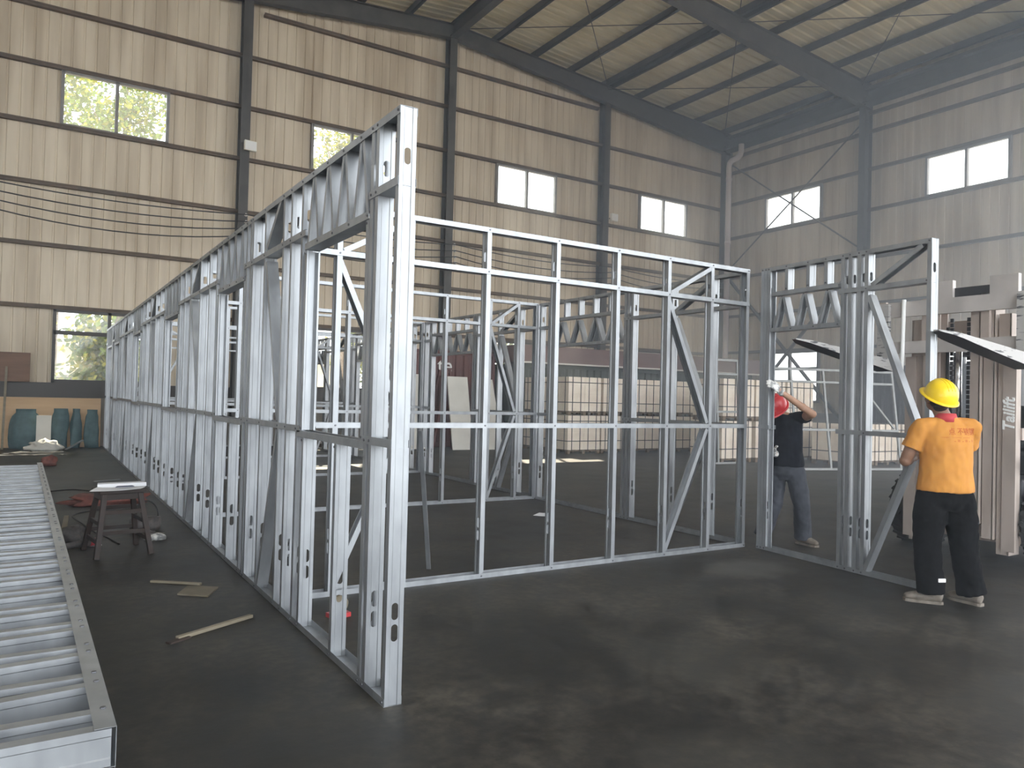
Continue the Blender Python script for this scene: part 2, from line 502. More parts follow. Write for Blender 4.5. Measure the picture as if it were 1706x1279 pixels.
# roof: two slopes, ribs run down the slope
rf = MB().use('roof_sheet')
for s in (-1, 1):
    xe = XL - 0.5 if s < 0 else XR + 0.6
    ys, offs = [], []
    y = YF - 0.5
    while y < YB + 0.4:
        for dy, of in ((0, 0), (0.16, 0), (0.19, 0.045), (0.24, 0.045), (0.27, 0)):
            ys.append(y + dy); offs.append(of)
        y += 0.29
    vs, fs = [], []
    for y, of in zip(ys, offs):
        vs += [(RIDGE_X, y, roof_z(RIDGE_X) + 0.22 + of), (xe, y, roof_z(xe) + 0.22 + of)]
    for i in range(len(ys) - 1):
        fs.append((2 * i, 2 * i + 2, 2 * i + 3, 2 * i + 1))
    rf.add(vs, fs)
struct('ceiling', rf)
FRAMES_Y = [22.25, 15.95, 9.6, 3.05, -3.4, -7.8]
def i_beam(mb, p0, p1, d0, d1, w, up):
    # flanges along 'up' offset, tapered web
    p0, p1, up = Vector(p0), Vector(p1), Vector(up)
    t = (p1 - p0).normalized(); a = t.cross(up).normalized()
    for sgn in (0, 1):
        q0, q1 = p0 + up * (d0 if sgn else 0), p1 + up * (d1 if sgn else 0)
        vs = []
        for q in (q0, q1):
            for i in (-1, 1):
                for th in (0, 0.02):
                    vs.append(q + a * (i * w / 2) + up * (-th if sgn else th))
        mb.add(vs, [(0, 2, 3, 1), (4, 5, 7, 6), (0, 4, 6, 2), (1, 3, 7, 5), (0, 1, 5, 4), (2, 6, 7, 3)])
    vs = []
    for q, d in ((p0, d0), (p1, d1)):
        for i in (-0.006, 0.006):
            vs += [q + a * i, q + a * i + up * d]
    mb.add(vs, [(0, 1, 5, 4), (2, 6, 7, 3), (0, 4, 6, 2), (1, 3, 7, 5), (0, 2, 3, 1), (4, 5, 7, 6)])
for fy in FRAMES_Y:
    for s in (-1, 1):
        xe = XL + 0.05 if s < 0 else XR - 0.05
        b = MB().use('dark_steel')
        i_beam(b, (RIDGE_X, fy, 13.26), (xe, fy, 13.26 - 0.106 * abs(xe - RIDGE_X)), roof_z(RIDGE_X) - 13.26, roof_z(xe) - (13.26 - 0.106 * abs(xe - RIDGE_X)), 0.22, (0, 0, 1))
        struct('rafter_beam', b)
        c = MB().use('dark_steel')
        cx = XL + 0.2 if s < 0 else XR - 0.2
        i_beam(c, (cx - 0.19, fy, 0), (cx - 0.19, fy, 12.2), 0.38, 0.42, 0.24, (1, 0, 0))
        struct('column', c)
for cx in (-1.7, 4.8, 11.3, 17.8):
    c = MB().use('dark_steel')
    i_beam(c, (cx, YB - 0.32, 0), (cx, YB - 0.32, 13.26 - 0.106 * abs(cx - RIDGE_X) + 0.1), 0.36, 0.36, 0.26, (0, 1, 0))
    struct('column', c)
# purlins run the length of the hall; a heavier tie beam under the ridge
px = [RIDGE_X + 1.6 * k for k in (1, 2, 3, 4, 5, 6, 7, 8)] + [RIDGE_X - 1.6 * k for k in range(1, 13)] + [17.98, RIDGE_X - 6.68]
for x in px:
    if x > XR or x < XL: continue
    p = MB().use('dark_steel')
    z = roof_z(x)
    p.box((x - 0.035, YF, z), (x + 0.035, YB, z + 0.205))
    p.box((x - 0.035, YF, z), (x + 0.085, YB, z + 0.012))
    struct('purlin_beam', p)
p = MB().use('dark_steel')
p.box((RIDGE_X - 0.13, YF, 13.3), (RIDGE_X + 0.13, YB, 13.33)); p.box((RIDGE_X - 0.02, YF, 13.3), (RIDGE_X + 0.02, YB, 13.8)); p.box((RIDGE_X - 0.13, YF, 13.72), (RIDGE_X + 0.13, YB, 13.75))
struct('ridge_beam', p)
p = MB().use('dark_steel')
p.box((XR - 0.45, YF, 12.0), (XR + 0.05, YB, 12.04)); p.box((XR - 0.1, YF, 12.0), (XR - 0.05, YB, 12.62)); p.box((XR - 0.30, YF, 12.5), (XR + 0.1, YB, 12.6))
struct('eave_beam', p)
# girts on the walls
GZ = [3.52, 5.08, 6.62, 8.13, 9.62, 11.08, 12.42]
for z in GZ:
    xa, xb = XL, XR
    if z > 12: xa, xb = RIDGE_X - 6.0, RIDGE_X + 6.3
    g = MB().use('rust_steel')
    g.box((xa, YB - 0.03, z - 0.035), (xb, YB + 0.10, z + 0.035))
    g.box((xa, YB - 0.05, z + 0.02), (xb, YB - 0.03, z + 0.06))
    struct('girt_beam', g)
for z in [3.6, 5.1, 6.7, 8.36, 9.78, 11.1, 11.75]:
    g = MB().use('rust_steel')
    ya = RIGHT_LIGHT_GAP[1] if z < 10.8 else YF
    g.box((XR - 0.03, ya, z - 0.035), (XR + 0.10, YB, z + 0.035))
    g.box((XR - 0.05, ya, z + 0.02), (XR - 0.03, YB, z + 0.06))
    struct('girt_beam', g)
# flange trims under the low windows of the back wall
t = MB().use('window_frame_dark')
t.box((XL, YB - 0.02, PL), (XR, YB + 0.12, 1.62))
struct('trim_1', t)
# windows
wi = 1
def window(u0, u1, z0, z1, place, dark=False, transom=None):
    global wi
    fr = MB().use('window_frame_dark' if dark else 'window_frame_grey')
    def bx(a, b, c, d, e=0.0):
        p = [place(a, -0.02 - e, c), place(b, 0.10, d)]
        fr.box([min(p[0][i], p[1][i]) for i in range(3)], [max(p[0][i], p[1][i]) for i in range(3)])
    f = 0.055
    bx(u0 - 0.02, u0 + f, z0 - 0.03, z1 + 0.03); bx(u1 - f, u1 + 0.02, z0 - 0.03, z1 + 0.03)
    bx(u0, u1, z0 - 0.03, z0 + f); bx(u0, u1, z1 - f, z1 + 0.03)
    um = (u0 + u1) / 2
    if transom:
        bx(u0, u1, transom - 0.05, transom + 0.05)
    bx(um - 0.04, um + 0.04, z0, z1)
    o = struct('window_%d' % wi, fr); wi += 1
    g = MB().use('window_glass')
    g.add([place(u0, 0.05, z0), place(u1, 0.05, z0), place(u1, 0.05, z1), place(u0, 0.05, z1)], [(0, 1, 2, 3)])
    g.build('pane', o)
for u0, u1, z0, z1 in BACK_WINS:
    window(u0, u1, z0, z1, lambda u, o, z: (u, YB + o + 0.02, z), z1 < 5, 2.9 if z1 < 5 else None)
for u0, u1, z0, z1 in RIGHT_WINS:
    window(u0, u1, z0, z1, lambda u, o, z: (XR + o + 0.02, u, z), z1 < 5, 2.9 if z1 < 5 else None)
# bracing
def brace_bar(p0, p1, r=0.03, name='brace_beam', matn='dark_steel'):
    b = MB().use(matn); b.tube([p0, p1], r, 8); struct(name, b)
xw = XR - 0.12
brace_bar((xw, 22.0, 7.1), (xw, 16.2, 11.4)); brace_bar((xw, 16.2, 7.1), (xw, 22.0, 11.4))
brace_bar((xw, 22.0, 0.4), (xw, 16.2, 6.6), 0.07); brace_bar((xw, 16.2, 0.4), (xw, 22.0, 6.6), 0.07)
for ya, yb in ((22.2, 16.0), (16.0, 9.6)):
    for xa, xb in ((11.4, 17.8), (17.8, 24.0)):
        brace_bar((xa, ya, roof_z(xa) - 0.12), (xb, yb, roof_z(xb) - 0.12), 0.014, 'tie_beam')
        brace_bar((xb, ya, roof_z(xb) - 0.12), (xa, yb, roof_z(xa) - 0.12), 0.014, 'tie_beam')
# ------------------------------------------------------------------ cold-formed steel wall panels
D, FLG, LIP = 0.089, 0.041, 0.011
def csec(p0, p1, side=1, holes=(), lip=True, flg=FLG, d0=0.0, d1=D, ribs=True):
    """C-section member in panel coordinates (u, z); web on the line p0-p1, flanges towards 'side'."""
    mb = MB()
    p0, p1 = Vector(p0), Vector(p1)
    L = (p1 - p0).length
    t = (p1 - p0) / L
    n = Vector((t.y, -t.x)) * side          # for an upright member side=+1 opens towards +u
    def P(s, a, b):
        q = p0 + t * s + n * a
        return (q.x, b, q.y)
    W = d1 - d0
    prof = []
    if lip: prof.append((flg, d0 + LIP))
    prof += [(flg, d0), (0, d0)]
    if ribs and W > 0.06:
        mid = [(0, d0 + 0.020), (0.004, d0 + 0.024), (0.004, d1 - 0.024), (0, d1 - 0.020)]
    else:
        mid = [(0, d0 + W * 0.3), (0, d1 - W * 0.3)]
    prof2 = [(0, d1), (flg, d1)]
    if lip: prof2.append((flg, d1 - LIP))
    def strip(pts):
        vs, fs = [], []
        for a, b in pts: vs += [P(0, a, b), P(L, a, b)]
        for i in range(len(pts) - 1): fs.append((2 * i, 2 * i + 2, 2 * i + 3, 2 * i + 1))
        mb.add(vs, fs)
    strip(prof + mid[:len(mid) // 2])
    strip(mid[len(mid) // 2:] + prof2)
    # middle band with slotted service holes
    a0, bl, br = mid[len(mid) // 2][0], mid[len(mid) // 2 - 1][1], mid[len(mid) // 2][1]
    bm_ = (bl + br) / 2
    s = 0.0
    for hc, hh in sorted(holes):
        r = min(0.0175, (br - bl) / 2 - 0.001)
        lo, hi = hc - hh / 2, hc + hh / 2
        mb.add([P(s, a0, bl), P(s, a0, br), P(lo - 0.01, a0, br), P(lo - 0.01, a0, bl)], [(0, 1, 2, 3)])
        arcL, arcR = [], []
        for k in range(7):
            th = math.pi / 2 * k / 6 * 2
            arcL.append((lo + r - r * math.cos(th / 2), bm_ - r * math.sin(th / 2)))
        left = [(lo - 0.01, bl), (lo - 0.01, bm_)]
        lb = [(lo + r - r * math.cos(math.pi / 2 * k / 5), r * math.sin(math.pi / 2 * k / 5)) for k in range(6)]
        lt = [(hi - r + r * math.sin(math.pi / 2 * k / 5), r * math.cos(math.pi / 2 * k / 5)) for k in range(6)]
        edge = lb + lt
        for sg, bb in ((-1, bl), (1, br)):
            vs = [P(q, a0, bm_ + sg * w) for q, w in edge] + [P(q, a0, bb) for q, w in edge]
            ne = len(edge)
            fs = [(i, i + 1, ne + i + 1, ne + i) for i in range(ne - 1)]
            mb.add(vs, fs)
        mb.add([P(hi, a0, bl), P(hi, a0, br), P(hi + 0.01, a0, br), P(hi + 0.01, a0, bl)], [(0, 1, 2, 3)])
        mb.add([P(lo - 0.01, a0, bl), P(lo - 0.01, a0, br), P(lo, a0, br), P(lo, a0, bl)], [(0, 1, 2, 3)])
        s = hi + 0.01
    mb.add([P(s, a0, bl), P(s, a0, br), P(L, a0, br), P(L, a0, bl)], [(0, 1, 2, 3)])
    return mb
H = 3.0
class Panel:
    def __init__(s, name, label, loc, rotz, group=None, cat='wall frame', matn='galvanised'):
        s.e = thing(name, label, cat, loc, rotz, group)
        s.m = matn
        s.screws = []
    def mem(s, name, p0, p1, side=1, **k):
        mb = csec(p0, p1, side, **k)
        mb.mats = [s.m]
        o = mb.build(name, s.e, recalc=False)
        sm = o.modifiers.new('sheet', 'SOLIDIFY'); sm.thickness = 0.0016; sm.offset = 0
        return o
    def stud(s, u, z0=0.0, z1=H, side=1, holes=True):
        hs = []
        if holes:
            for hz in (0.36, 0.467, 2.75):
                if z0 + 0.12 < hz < z1 - 0.12: hs.append((hz - z0 - 0.003, 0.085))
        s.mem('stud', (u, z0 + 0.003), (u, z1 - 0.003), side, holes=hs)
        for z in (z0 + 0.02, z1 - 0.02): s.screws.append((u + 0.02 * side, z))
    def track(s, u0, u1, z, up=True):
        # plain channel: bottom track opens upwards, top track opens downwards
        s.mem('track', (u0, z), (u1, z), -1 if up else 1, lip=False, d0=-0.003, d1=D + 0.003, ribs=False)
    def rail(s, u0, u1, z, studs=()):
        s.mem('rail', (u0, z), (u1, z), -1, d0=-0.005, d1=D + 0.005, ribs=False)
        for u in studs:
            if u0 < u < u1: s.screws.append((u + 0.02, z + 0.02))
    def brace(s, p0, p1, side=1):
        s.mem('brace', p0, p1, side, d0=0.002, d1=D - 0.002, ribs=False)
    def header(s, u0, u1, z0, z1, n=3, flg=0.032):
        # chord below, zig-zag web members between the chords
        s.mem('header_chord', (u0, z0), (u1, z0), -1, d0=-0.004, d1=D + 0.004, ribs=False)
        w = (u1 - u0) / n
        for k in range(n):
            a, b, c = u0 + k * w + 0.02, u0 + (k + 0.5) * w, u0 + (k + 1) * w - 0.02
            s.mem('truss_web', (a, z0 + 0.03), (b - 0.03, z1 - 0.02), 1, flg=flg, d0=0.003, d1=D - 0.003, ribs=False)
            s.mem('truss_web', (b + 0.03, z1 - 0.02), (c, z0 + 0.03), 1, flg=flg, d0=0.003, d1=D - 0.003, ribs=False)
            s.screws += [(b, z1 - 0.02), (a, z0 + 0.02)]
    def done(s):
        if s.screws:
            mb = MB().use('screw_steel')
            for u, z in s.screws:
                mb.disc((u, -0.005, z), (0, -1, 0), 0.0075, 0.005, 8)
                mb.disc((u, D + 0.005, z), (0, 1, 0), 0.0075, 0.005, 8)
            mb.build('screw', s.e)
        return s.e
ZR, ZH, ZO, ZM = 2.60, 3.0, 2.50, 1.28
R90 = math.pi / 2
XLW = 1.51 + D
def left_panel(label, y0, y1, studs, openings, braces, near_rail=None, doors=()):
    P = Panel('steel_wall_frame', label, (XLW, y0, 0), R90, 'galvanised frames of the long side wall')
    L = y1 - y0
    P.track(0, L, 0.0, True); P.track(0, L, H, False)
    ops = sorted(openings + list(doors))
    for y in studs: P.stud(y - y0)
    s = y0
    for a, b in ops:
        if a - s > 0.1:
            P.rail(s - y0, a - y0, ZR, [q - y0 for q in studs]); P.rail(s - y0, a - y0, ZM, [q - y0 for q in studs])
        s = b
    if y1 - s > 0.1:
        P.rail(s - y0, L, ZR, [q - y0 for q in studs]); P.rail(s - y0, L, ZM, [q - y0 for q in studs])
    for a, b in ops:
        P.header(a - y0, b - y0, ZO, H, 4 if b - a > 1.0 else 3)
        if (a, b) in openings:
            P.rail(a - y0 - 0.02, b - y0 + 0.06, ZM - 0.03)
            P.stud(b - y0 + 0.005, ZM + 0.012, ZO - 0.003, -1, False)
            P.stud(a - y0, ZM + 0.012, ZO - 0.003, 1, False)
            for q in (a + 0.42, b - 0.08): P.stud(q - y0, 0, ZM - 0.03)
    for a, b in braces:
        P.brace((b - y0, ZR - 0.03), (a - y0, ZM + 0.06), -1)
        P.brace((a - y0, ZM - 0.02), (b - y0, 0.03), -1)
        P.brace((a - y0 + 0.05, H - 0.03), (b - y0, ZR + 0.06), -1)
    return P.done()
left_panel('nearest galvanised wall frame of the long side wall, ending at the tall front corner post', 3.53, 6.58,
           [3.53, 3.80, 3.87, 5.14, 5.40, 5.60, 6.13, 6.53], [(3.92, 5.07)], [(5.65, 6.09)])
left_panel('second galvanised wall frame of the long side wall, beside the wooden stool', 6.60, 9.54,
           [6.60, 6.74, 8.02, 8.40, 8.92, 9.49], [(6.82, 7.94)], [(8.97, 9.45)])
left_panel('third galvanised wall frame of the long side wall, counted from the front corner post', 9.56, 13.18,
           [9.56, 9.95, 10.3, 11.66, 12.1, 12.6, 13.13], [(10.42, 11.58)], [(12.65, 13.1)])
left_panel('fourth galvanised wall frame of the long side wall, counted from the front corner post', 13.2, 17.38,
           [13.2, 13.7, 14.2, 15.68, 16.2, 16.7, 17.33], [(14.5, 15.6)], [(16.75, 17.3)])
left_panel('farthest galvanised wall frame of the long side wall, in front of the low window', 17.4, 21.9,
           [17.4, 17.9, 18.3, 19.6, 20.1, 20.2, 21.55, 21.86], [(18.4, 19.5)], [(19.65, 20.08)], doors=[(20.25, 21.5)])
# cross walls
def cross_wall(label, y, xs, braces, x0=1.605, x1=6.545):
    P = Panel('steel_partition_frame', label, (x0, y, 0), 0, 'galvanised cross wall frames')
    L = x1 - x0
    P.track(0, L, 0, True); P.track(0, L, H, False)
    us = [x - x0 for x in xs]
    for u in us: P.stud(u)
    P.stud(L - 0.002, 0, H, -1)
    P.rail(0, L, ZR, us); P.rail(0, L, ZM, us)
    for a, b, flip in braces:
        a, b = a - x0 + 0.045, b - x0
        lo, hi = (a, b) if flip else (b, a)
        s_ = 1 if flip else -1
        P.brace((hi, ZR - 0.03), (lo, ZM + 0.06), -s_)
        P.brace((lo, ZM - 0.02), (hi, 0.03), -s_)
        P.brace((hi, ZR + 0.06), (lo, H - 0.03), -s_)
    return P.done()
XS1 = [1.63, 1.93, 2.53, 3.25, 3.98, 4.69, 5.35, 5.96]
cross_wall('nearest cross wall of galvanised studs joining the long wall to the open corner', 5.65, XS1, [(1.93, 2.53, False), (5.35, 5.96, False)])
XS2 = [1.63, 2.1, 2.8, 3.5, 4.25, 4.95, 5.68, 6.17]
cross_wall('second cross wall of galvanised studs, behind the nearest cross wall', 9.75, XS2, [(2.1, 2.8, True), (5.68, 6.17, False)])
cross_wall('third cross wall of galvanised studs, deep inside the frame', 13.85, XS2, [(2.1, 2.8, True), (5.68, 6.17, False)])
cross_wall('fourth cross wall of galvanised studs, near the far end of the frame', 17.95, XS2, [(2.1, 2.8, True), (5.68, 6.17, False)])
cross_wall('end cross wall of galvanised studs at the far end of the long wall', 21.8, XS2, [(2.1, 2.8, True)])
# right-hand wall
XRW = 6.56 + D
def right_panel(label, y0):
    P = Panel('steel_wall_frame', label, (XRW, y0, 0), R90, 'galvanised frames of the far side wall')
    L = 3.98
    P.track(0, L, 0, True); P.track(0, L, H, False)
    ss = [0.0, 0.42, 1.08, 1.80, 1.87, 1.94, 3.62, 3.70, 3.93]
    for u in ss: P.stud(u)
    P.rail(0, 1.98, ZR, ss); P.rail(0, 1.98, ZM, ss); P.rail(3.62, L, ZR, ss); P.rail(3.62, L, ZM, ss)
    P.rail(1.98, 3.62, 2.70)
    for u in (2.28, 2.62, 2.96, 3.30): P.stud(u, 2.74, H, 1, False)
    P.header(2.0, 3.62, 2.31, 2.70, 4)
    P.brace((1.05, ZR - 0.03), (0.47, ZM + 0.06), -1); P.brace((0.47, ZM - 0.02), (1.05, 0.03), -1)
    P.brace((1.05, ZR + 0.06), (0.47, H - 0.03), -1)
    return P.done()
right_panel('far side wall frame with truss headed doorway, between nearest and second cross walls', 5.76)
right_panel('far side wall frame with truss headed doorway, between second and third cross walls', 9.86)
right_panel('far side wall frame with truss headed doorway, between third and fourth cross walls', 13.96)
right_panel('far side wall frame with truss headed doorway, beyond the fourth cross wall', 18.06)
# the panel the two men are holding
ang = math.atan2(1.90, 0.17)
P = Panel('steel_wall_frame', 'galvanised wall frame with doorway that the two men are holding upright', (6.44 + 0.0885, 3.60, 0), ang)
P.track(0, 1.95, 0, True); P.track(0, 1.95, H, False)
for u in (0.0, 0.62, 0.70, 0.80, 0.88): P.stud(u)
for u in (1.95, 1.905, 1.86): P.stud(u, 0, H, -1)
P.rail(0, 0.95, 2.62, [0.02, 0.62]); P.rail(0, 0.95, ZM, [0.02, 0.62])
P.rail(0.95, 1.80, 2.69); P.rail(1.80, 1.95, ZM)
for u in (1.08, 1.30, 1.58): P.stud(u, 2.73, H, 1, False)
P.header(0.93, 1.80, 2.31, 2.69, 3)
P.brace((0.60, 2.58), (0.09, ZM + 0.06), -1); P.brace((0.09, ZM - 0.02), (0.60, 0.03), -1); P.brace((0.60, 2.68), (0.10, H - 0.03), -1)
P.done()
# ------------------------------------------------------------------ stack of frames lying at the left
def lying_frame(label, z, y0, y1, x0, x1, seed, group):
    rnd = random.Random(seed)
    e = thing('roof_truss_frame', label, 'steel frame', (x1, y0, z), math.radians(0.8), group)
    W, L = x1 - x0, y1 - y0
    def place(o):
        o.parent = e
        s_ = o.modifiers.new('sheet', 'SOLIDIFY'); s_.thickness = 0.0016; s_.offset = 0
        return o
    # panel local axes: u runs away along the stack, depth is vertical
    def chord(x, side, name):
        mb = csec((0, 0), (L, 0), side, lip=False, ribs=False, flg=0.055, d0=0, d1=D * 1.25)
        mb.v = [Vector((x + v.z, v.x, v.y)) for v in mb.v]
        mb.mats = ['galvanised']
        place(mb.build(name, None, recalc=False))
    chord(0.0, 1, 'edge_track'); chord(-W, -1, 'edge_track')
    def cross(ya, yb, name='truss_web', side=1):
        mb = csec((-W + 0.01, ya), (-0.012, yb), side, ribs=True, d0=0.004, d1=D * 1.25 - 0.004)
        mb.v = [Vector((v.x, v.z, v.y)) for v in mb.v]
        mb.mats = ['galvanised']
        place(mb.build(name, None, recalc=False))
    cross(0.0, 0.0, 'end_track', -1)
    y = 0.13
    sc = MB().use('screw_steel')
    while y < L - 0.4:
        cross(y, y, 'stud', -1)
        cross(y + 0.10, y + 0.24, 'truss_web', -1)
        for q in (y + 0.02, y + 0.26): sc.disc((-0.022, q, D * 1.25 + 0.001), (0, 0, 1), 0.008, 0.004)
        y += 0.33
    sc.build('screw', e)
    return e
zz = 0.0
for i, (lab, y0) in enumerate((('bottom frame of the pile of galvanised frames lying on the floor', 2.50), ('second lowest frame of the pile of galvanised frames', 2.47), ('middle frame of the pile of galvanised frames', 2.49),
                               ('second highest frame of the pile of galvanised frames', 2.46), ('topmost galvanised frame of the lying pile, its closely spaced cross members in view', 2.45))):
    lying_frame(lab, 0.035 + i * 0.1145, y0 - 0.06, y0 + 8.5, -1.5, 0.222, i, 'galvanised frames lying in a pile')
for y in (3.0, 6.5, 10.5):
    b = MB().use('pallet_wood'); b.box((-1.45, y, 0.0), (0.2, y + 0.09, 0.036))
    tag(bevel(b.build('timber_bearer')), {3.0: 'nearest timber bearer under the pile of galvanised frames', 6.5: 'middle timber bearer under the pile of galvanised frames', 10.5: 'farthest timber bearer under the pile of galvanised frames'}[y], 'timber')
# ------------------------------------------------------------------ wooden stool with papers
def stool():
    e = thing('wooden_stool', 'dark wooden work stool with splayed legs carrying papers', 'stool', (0.70, 8.05, 0), math.radians(8))
    tw, tl, hh = 0.17, 0.20, 0.60
    o = MB().use('wood_dark').box((-tl, -tw, hh - 0.035), (tl, tw, hh)).build('seat', e); bevel(o, 0.008)
    o = MB().use('wood_dark').box((-tl + 0.02, -tw + 0.02, hh - 0.09), (tl - 0.02, tw - 0.02, hh - 0.035)).build('apron', e)
    for sx in (-1, 1):
        for sy in (-1, 1):
            o = MB().use('wood_dark').bar((sx * (tl - 0.05), sy * (tw - 0.04), hh - 0.03), (sx * (tl + 0.03), sy * (tw + 0.10), 0.0), 0.045, 0.045, (0, 1, 0)).build('leg', e)
            bevel(o, 0.005)
    def at(z, sx, sy):
        t = (hh - z) / hh
        return Vector((sx * (tl - 0.05 + 0.08 * t), sy * (tw - 0.04 + 0.14 * t), z))
    for z, sy in ((0.40, -1), (0.22, -1), (0.40, 1), (0.20, 1)):
        MB().use('wood_dark').bar(at(z, -1, sy), at(z, 1, sy), 0.022, 0.035).build('rung', e)
    for z, sx in ((0.30, -1), (0.14, -1), (0.30, 1), (0.14, 1)):
        MB().use('wood_dark').bar(at(z, sx, -1), at(z, sx, 1), 0.022, 0.035).build('rung', e)
    return e
stool()
def sheet(name, label, cat, matn, pts, z, th=0.003, wav=0.01):
    # gently curled sheet of paper or card: pts is a quad on the ground plan
    n = 8
    vs, fs = [], []
    a, b, c, d = [Vector((p[0], p[1], 0)) for p in pts]
    for j in range(n + 1):
        for i in range(n + 1):
            u, v = i / n, j / n
            p = a.lerp(b, u).lerp(d.lerp(c, u), v)
            p.z = z + wav * (0.5 + 0.5 * math.sin(3.1 * u + 2.0 * v)) * abs(2 * u - 1) ** 2
            vs.append(p)
    for j in range(n):
        for i in range(n):
            k = j * (n + 1) + i
            fs.append((k, k + 1, k + n + 2, k + n + 1))
    o = MB().use(matn).add(vs, fs).build(name)
    s_ = o.modifiers.new('thick', 'SOLIDIFY'); s_.thickness = th; s_.offset = 1
    return tag(o, label, cat)
sheet('paper_sheet', 'wrinkled drawing sheet draped over the front of the wooden stool', 'paper', 'paper', [(0.44, 7.80), (0.86, 7.86), (0.93, 8.08), (0.52, 8.06)], 0.601, 0.002, 0.012)
sheet('paper_stack', 'thick white stack of papers on the back of the wooden stool', 'paper', 'paper', [(0.52, 8.07), (0.94, 8.12), (0.93, 8.24), (0.53, 8.2)], 0.602, 0.035, 0.0)
sheet('notebook', 'small dark notebook lying on the drawing sheet', 'notebook', 'paper_blue', [(0.66, 7.94), (0.82, 7.96), (0.81, 8.03), (0.68, 8.01)], 0.618, 0.006, 0.0)
# tools and loose things on the floor around the stool
def lump(name, label, cat, matn, c, rad, seed=0, amp=0.25, parts=1, flat=0.0):
    mb = MB().use(matn); mb.ball((0, 0, 0), rad, None, 26, 16)
    for v in mb.v:
        n_ = noise.noise(Vector((v.x * 9 + seed, v.y * 9, v.z * 9))) * amp + noise.noise(Vector((v.x * 25, v.y * 25 + seed, v.z * 25))) * amp * 0.4
        v *= (1 + n_)
        if v.z < -rad[2] * 0.6: v.z = -rad[2] * 0.6
    zmin = min(v.z for v in mb.v)
    for v in mb.v: v += Vector((c[0], c[1], c[2] - zmin))
    return tag(mb.build(name, None, True), label, cat)
# angle grinder
e = thing('angle_grinder', 'dark angle grinder with red body lying in front of the stool', 'power tool', (0.40, 8.35, 0), 0.5)
mb = MB().use('tool_dark'); mb.tube([(-0.16, 0, 0.04), (-0.02, 0, 0.045), (0.10, 0, 0.045), (0.14, 0, 0.045)], [0.028, 0.034, 0.036, 0.03], 12); mb.build('body', e, True)
MB().use('red_plastic').tube([(0.10, 0, 0.045), (0.19, 0, 0.045)], [0.037, 0.034], 12).build('gear_head', e, True)
MB().use('forklift_grey').disc((0.16, 0, 0.006), (0, 0, 1), 0.06, 0.004, 20).build('cutting_disc', e)
MB().use('tool_dark').tube([(0.15, 0.03, 0.045), (0.15, 0.13, 0.05)], 0.014, 8).build('side_handle', e, True)
# electric drill
e = thing('power_drill', 'dark cordless drill lying behind the legs of the stool', 'power tool', (1.02, 8.75, 0), -0.4)
MB().use('tool_dark').tube([(-0.10, 0, 0.035), (0.04, 0, 0.035), (0.10, 0, 0.035)], [0.033, 0.033, 0.02], 12).build('body', e, True)
MB().use('tool_dark').tube([(-0.06, 0, 0.032), (-0.09, 0.13, 0.030)], [0.024, 0.022], 10).build('grip', e, True)
MB().use('black_rubber').box((-0.13, 0.12, 0.0), (-0.04, 0.18, 0.06)).build('battery', e)
MB().use('chrome').tube([(0.10, 0, 0.035), (0.19, 0, 0.035)], [0.012, 0.004], 8).build('bit', e)
# bucket-like tool bag with hoop handle
e = thing('tool_bag', 'dark open tool bag with raised hoop handle behind the stool', 'tool bag', (1.06, 9.15, 0), 0.3)
mb = MB().use('tool_dark'); mb.loft([((0, 0, 0), 0.15, 0.10, (1, 0, 0)), ((0, 0, 0.05), 0.17, 0.115, (1, 0, 0)), ((0, 0, 0.14), 0.165, 0.11, (1, 0, 0)), ((0, 0, 0.145), 0.13, 0.08, (1, 0, 0)), ((0, 0, 0.09), 0.12, 0.07, (1, 0, 0))], 20); mb.build('body', e, True)
MB().use('black_rubber').tube([(0.14 * math.cos(t), 0, 0.13 + 0.19 * math.sin(t)) for t in [math.pi * k / 14 for k in range(15)]], 0.008, 6).build('handle', e, True)
lump('work_glove', 'pale crumpled work glove on the dark tools behind the stool', 'glove', 'glove', (1.08, 8.55, 0.0), (0.10, 0.06, 0.04), 3, 0.5)
lump('rag', 'dark rag heaped under the left legs of the stool', 'rag', 'tool_dark', (0.33, 8.75, 0.0), (0.17, 0.14, 0.09), 5, 0.6)
lump('red_tarp', 'crumpled red cloth heaped on the floor beyond the stool', 'cloth', 'red_cloth', (0.83, 11.4, 0.0), (0.46, 0.24, 0.09), 8, 0.6)
lump('work_glove', 'dark orange work glove lying on the floor far beyond the stool', 'glove', 'red_cloth', (0.28, 17.2, 0.0), (0.13, 0.1, 0.12), 11, 0.4)
def cable(name, label, pts, r, matn='black_rubber'):
    # smooth curve through the given points
    P_ = [Vector(p) for p in pts]
    out = []
    for i in range(len(P_) - 1):
        p0, p1, p2, p3 = P_[max(i - 1, 0)], P_[i], P_[i + 1], P_[min(i + 2, len(P_) - 1)]
        for k in range(6):
            t = k / 6
            out.append(0.5 * ((2 * p1) + (p2 - p0) * t + (2 * p0 - 5 * p1 + 4 * p2 - p3) * t * t + (3 * p1 - p0 - 3 * p2 + p3) * t ** 3))
    out.append(P_[-1])
    mb = MB().use(matn); mb.tube(out, r, 6)
    return tag(mb.build(name, None, True), label, 'cable')
cable('power_cable', 'dark power cable running over the floor from red cloth to stool', [(0.9, 10.9, 0.008), (0.55, 10.7, 0.008), (0.42, 10.4, 0.008), (0.50, 9.8, 0.008), (0.58, 9.2, 0.008), (0.68, 8.8, 0.008), (0.75, 8.4, 0.008)], 0.007)
cable('power_cable', 'dark power cable lying across the floor beyond the red cloth', [(0.15, 12.9, 0.008), (0.5, 13.1, 0.008), (0.8, 12.8, 0.008), (1.1, 12.9, 0.008)], 0.008)
def stick(name, label, p0, p1, w, h, matn='wood_pale', cat='timber'):
    o = MB().use(matn).bar(p0, p1, w, h).build(name)
    bevel(o, 0.003)
    return tag(o, label, cat)
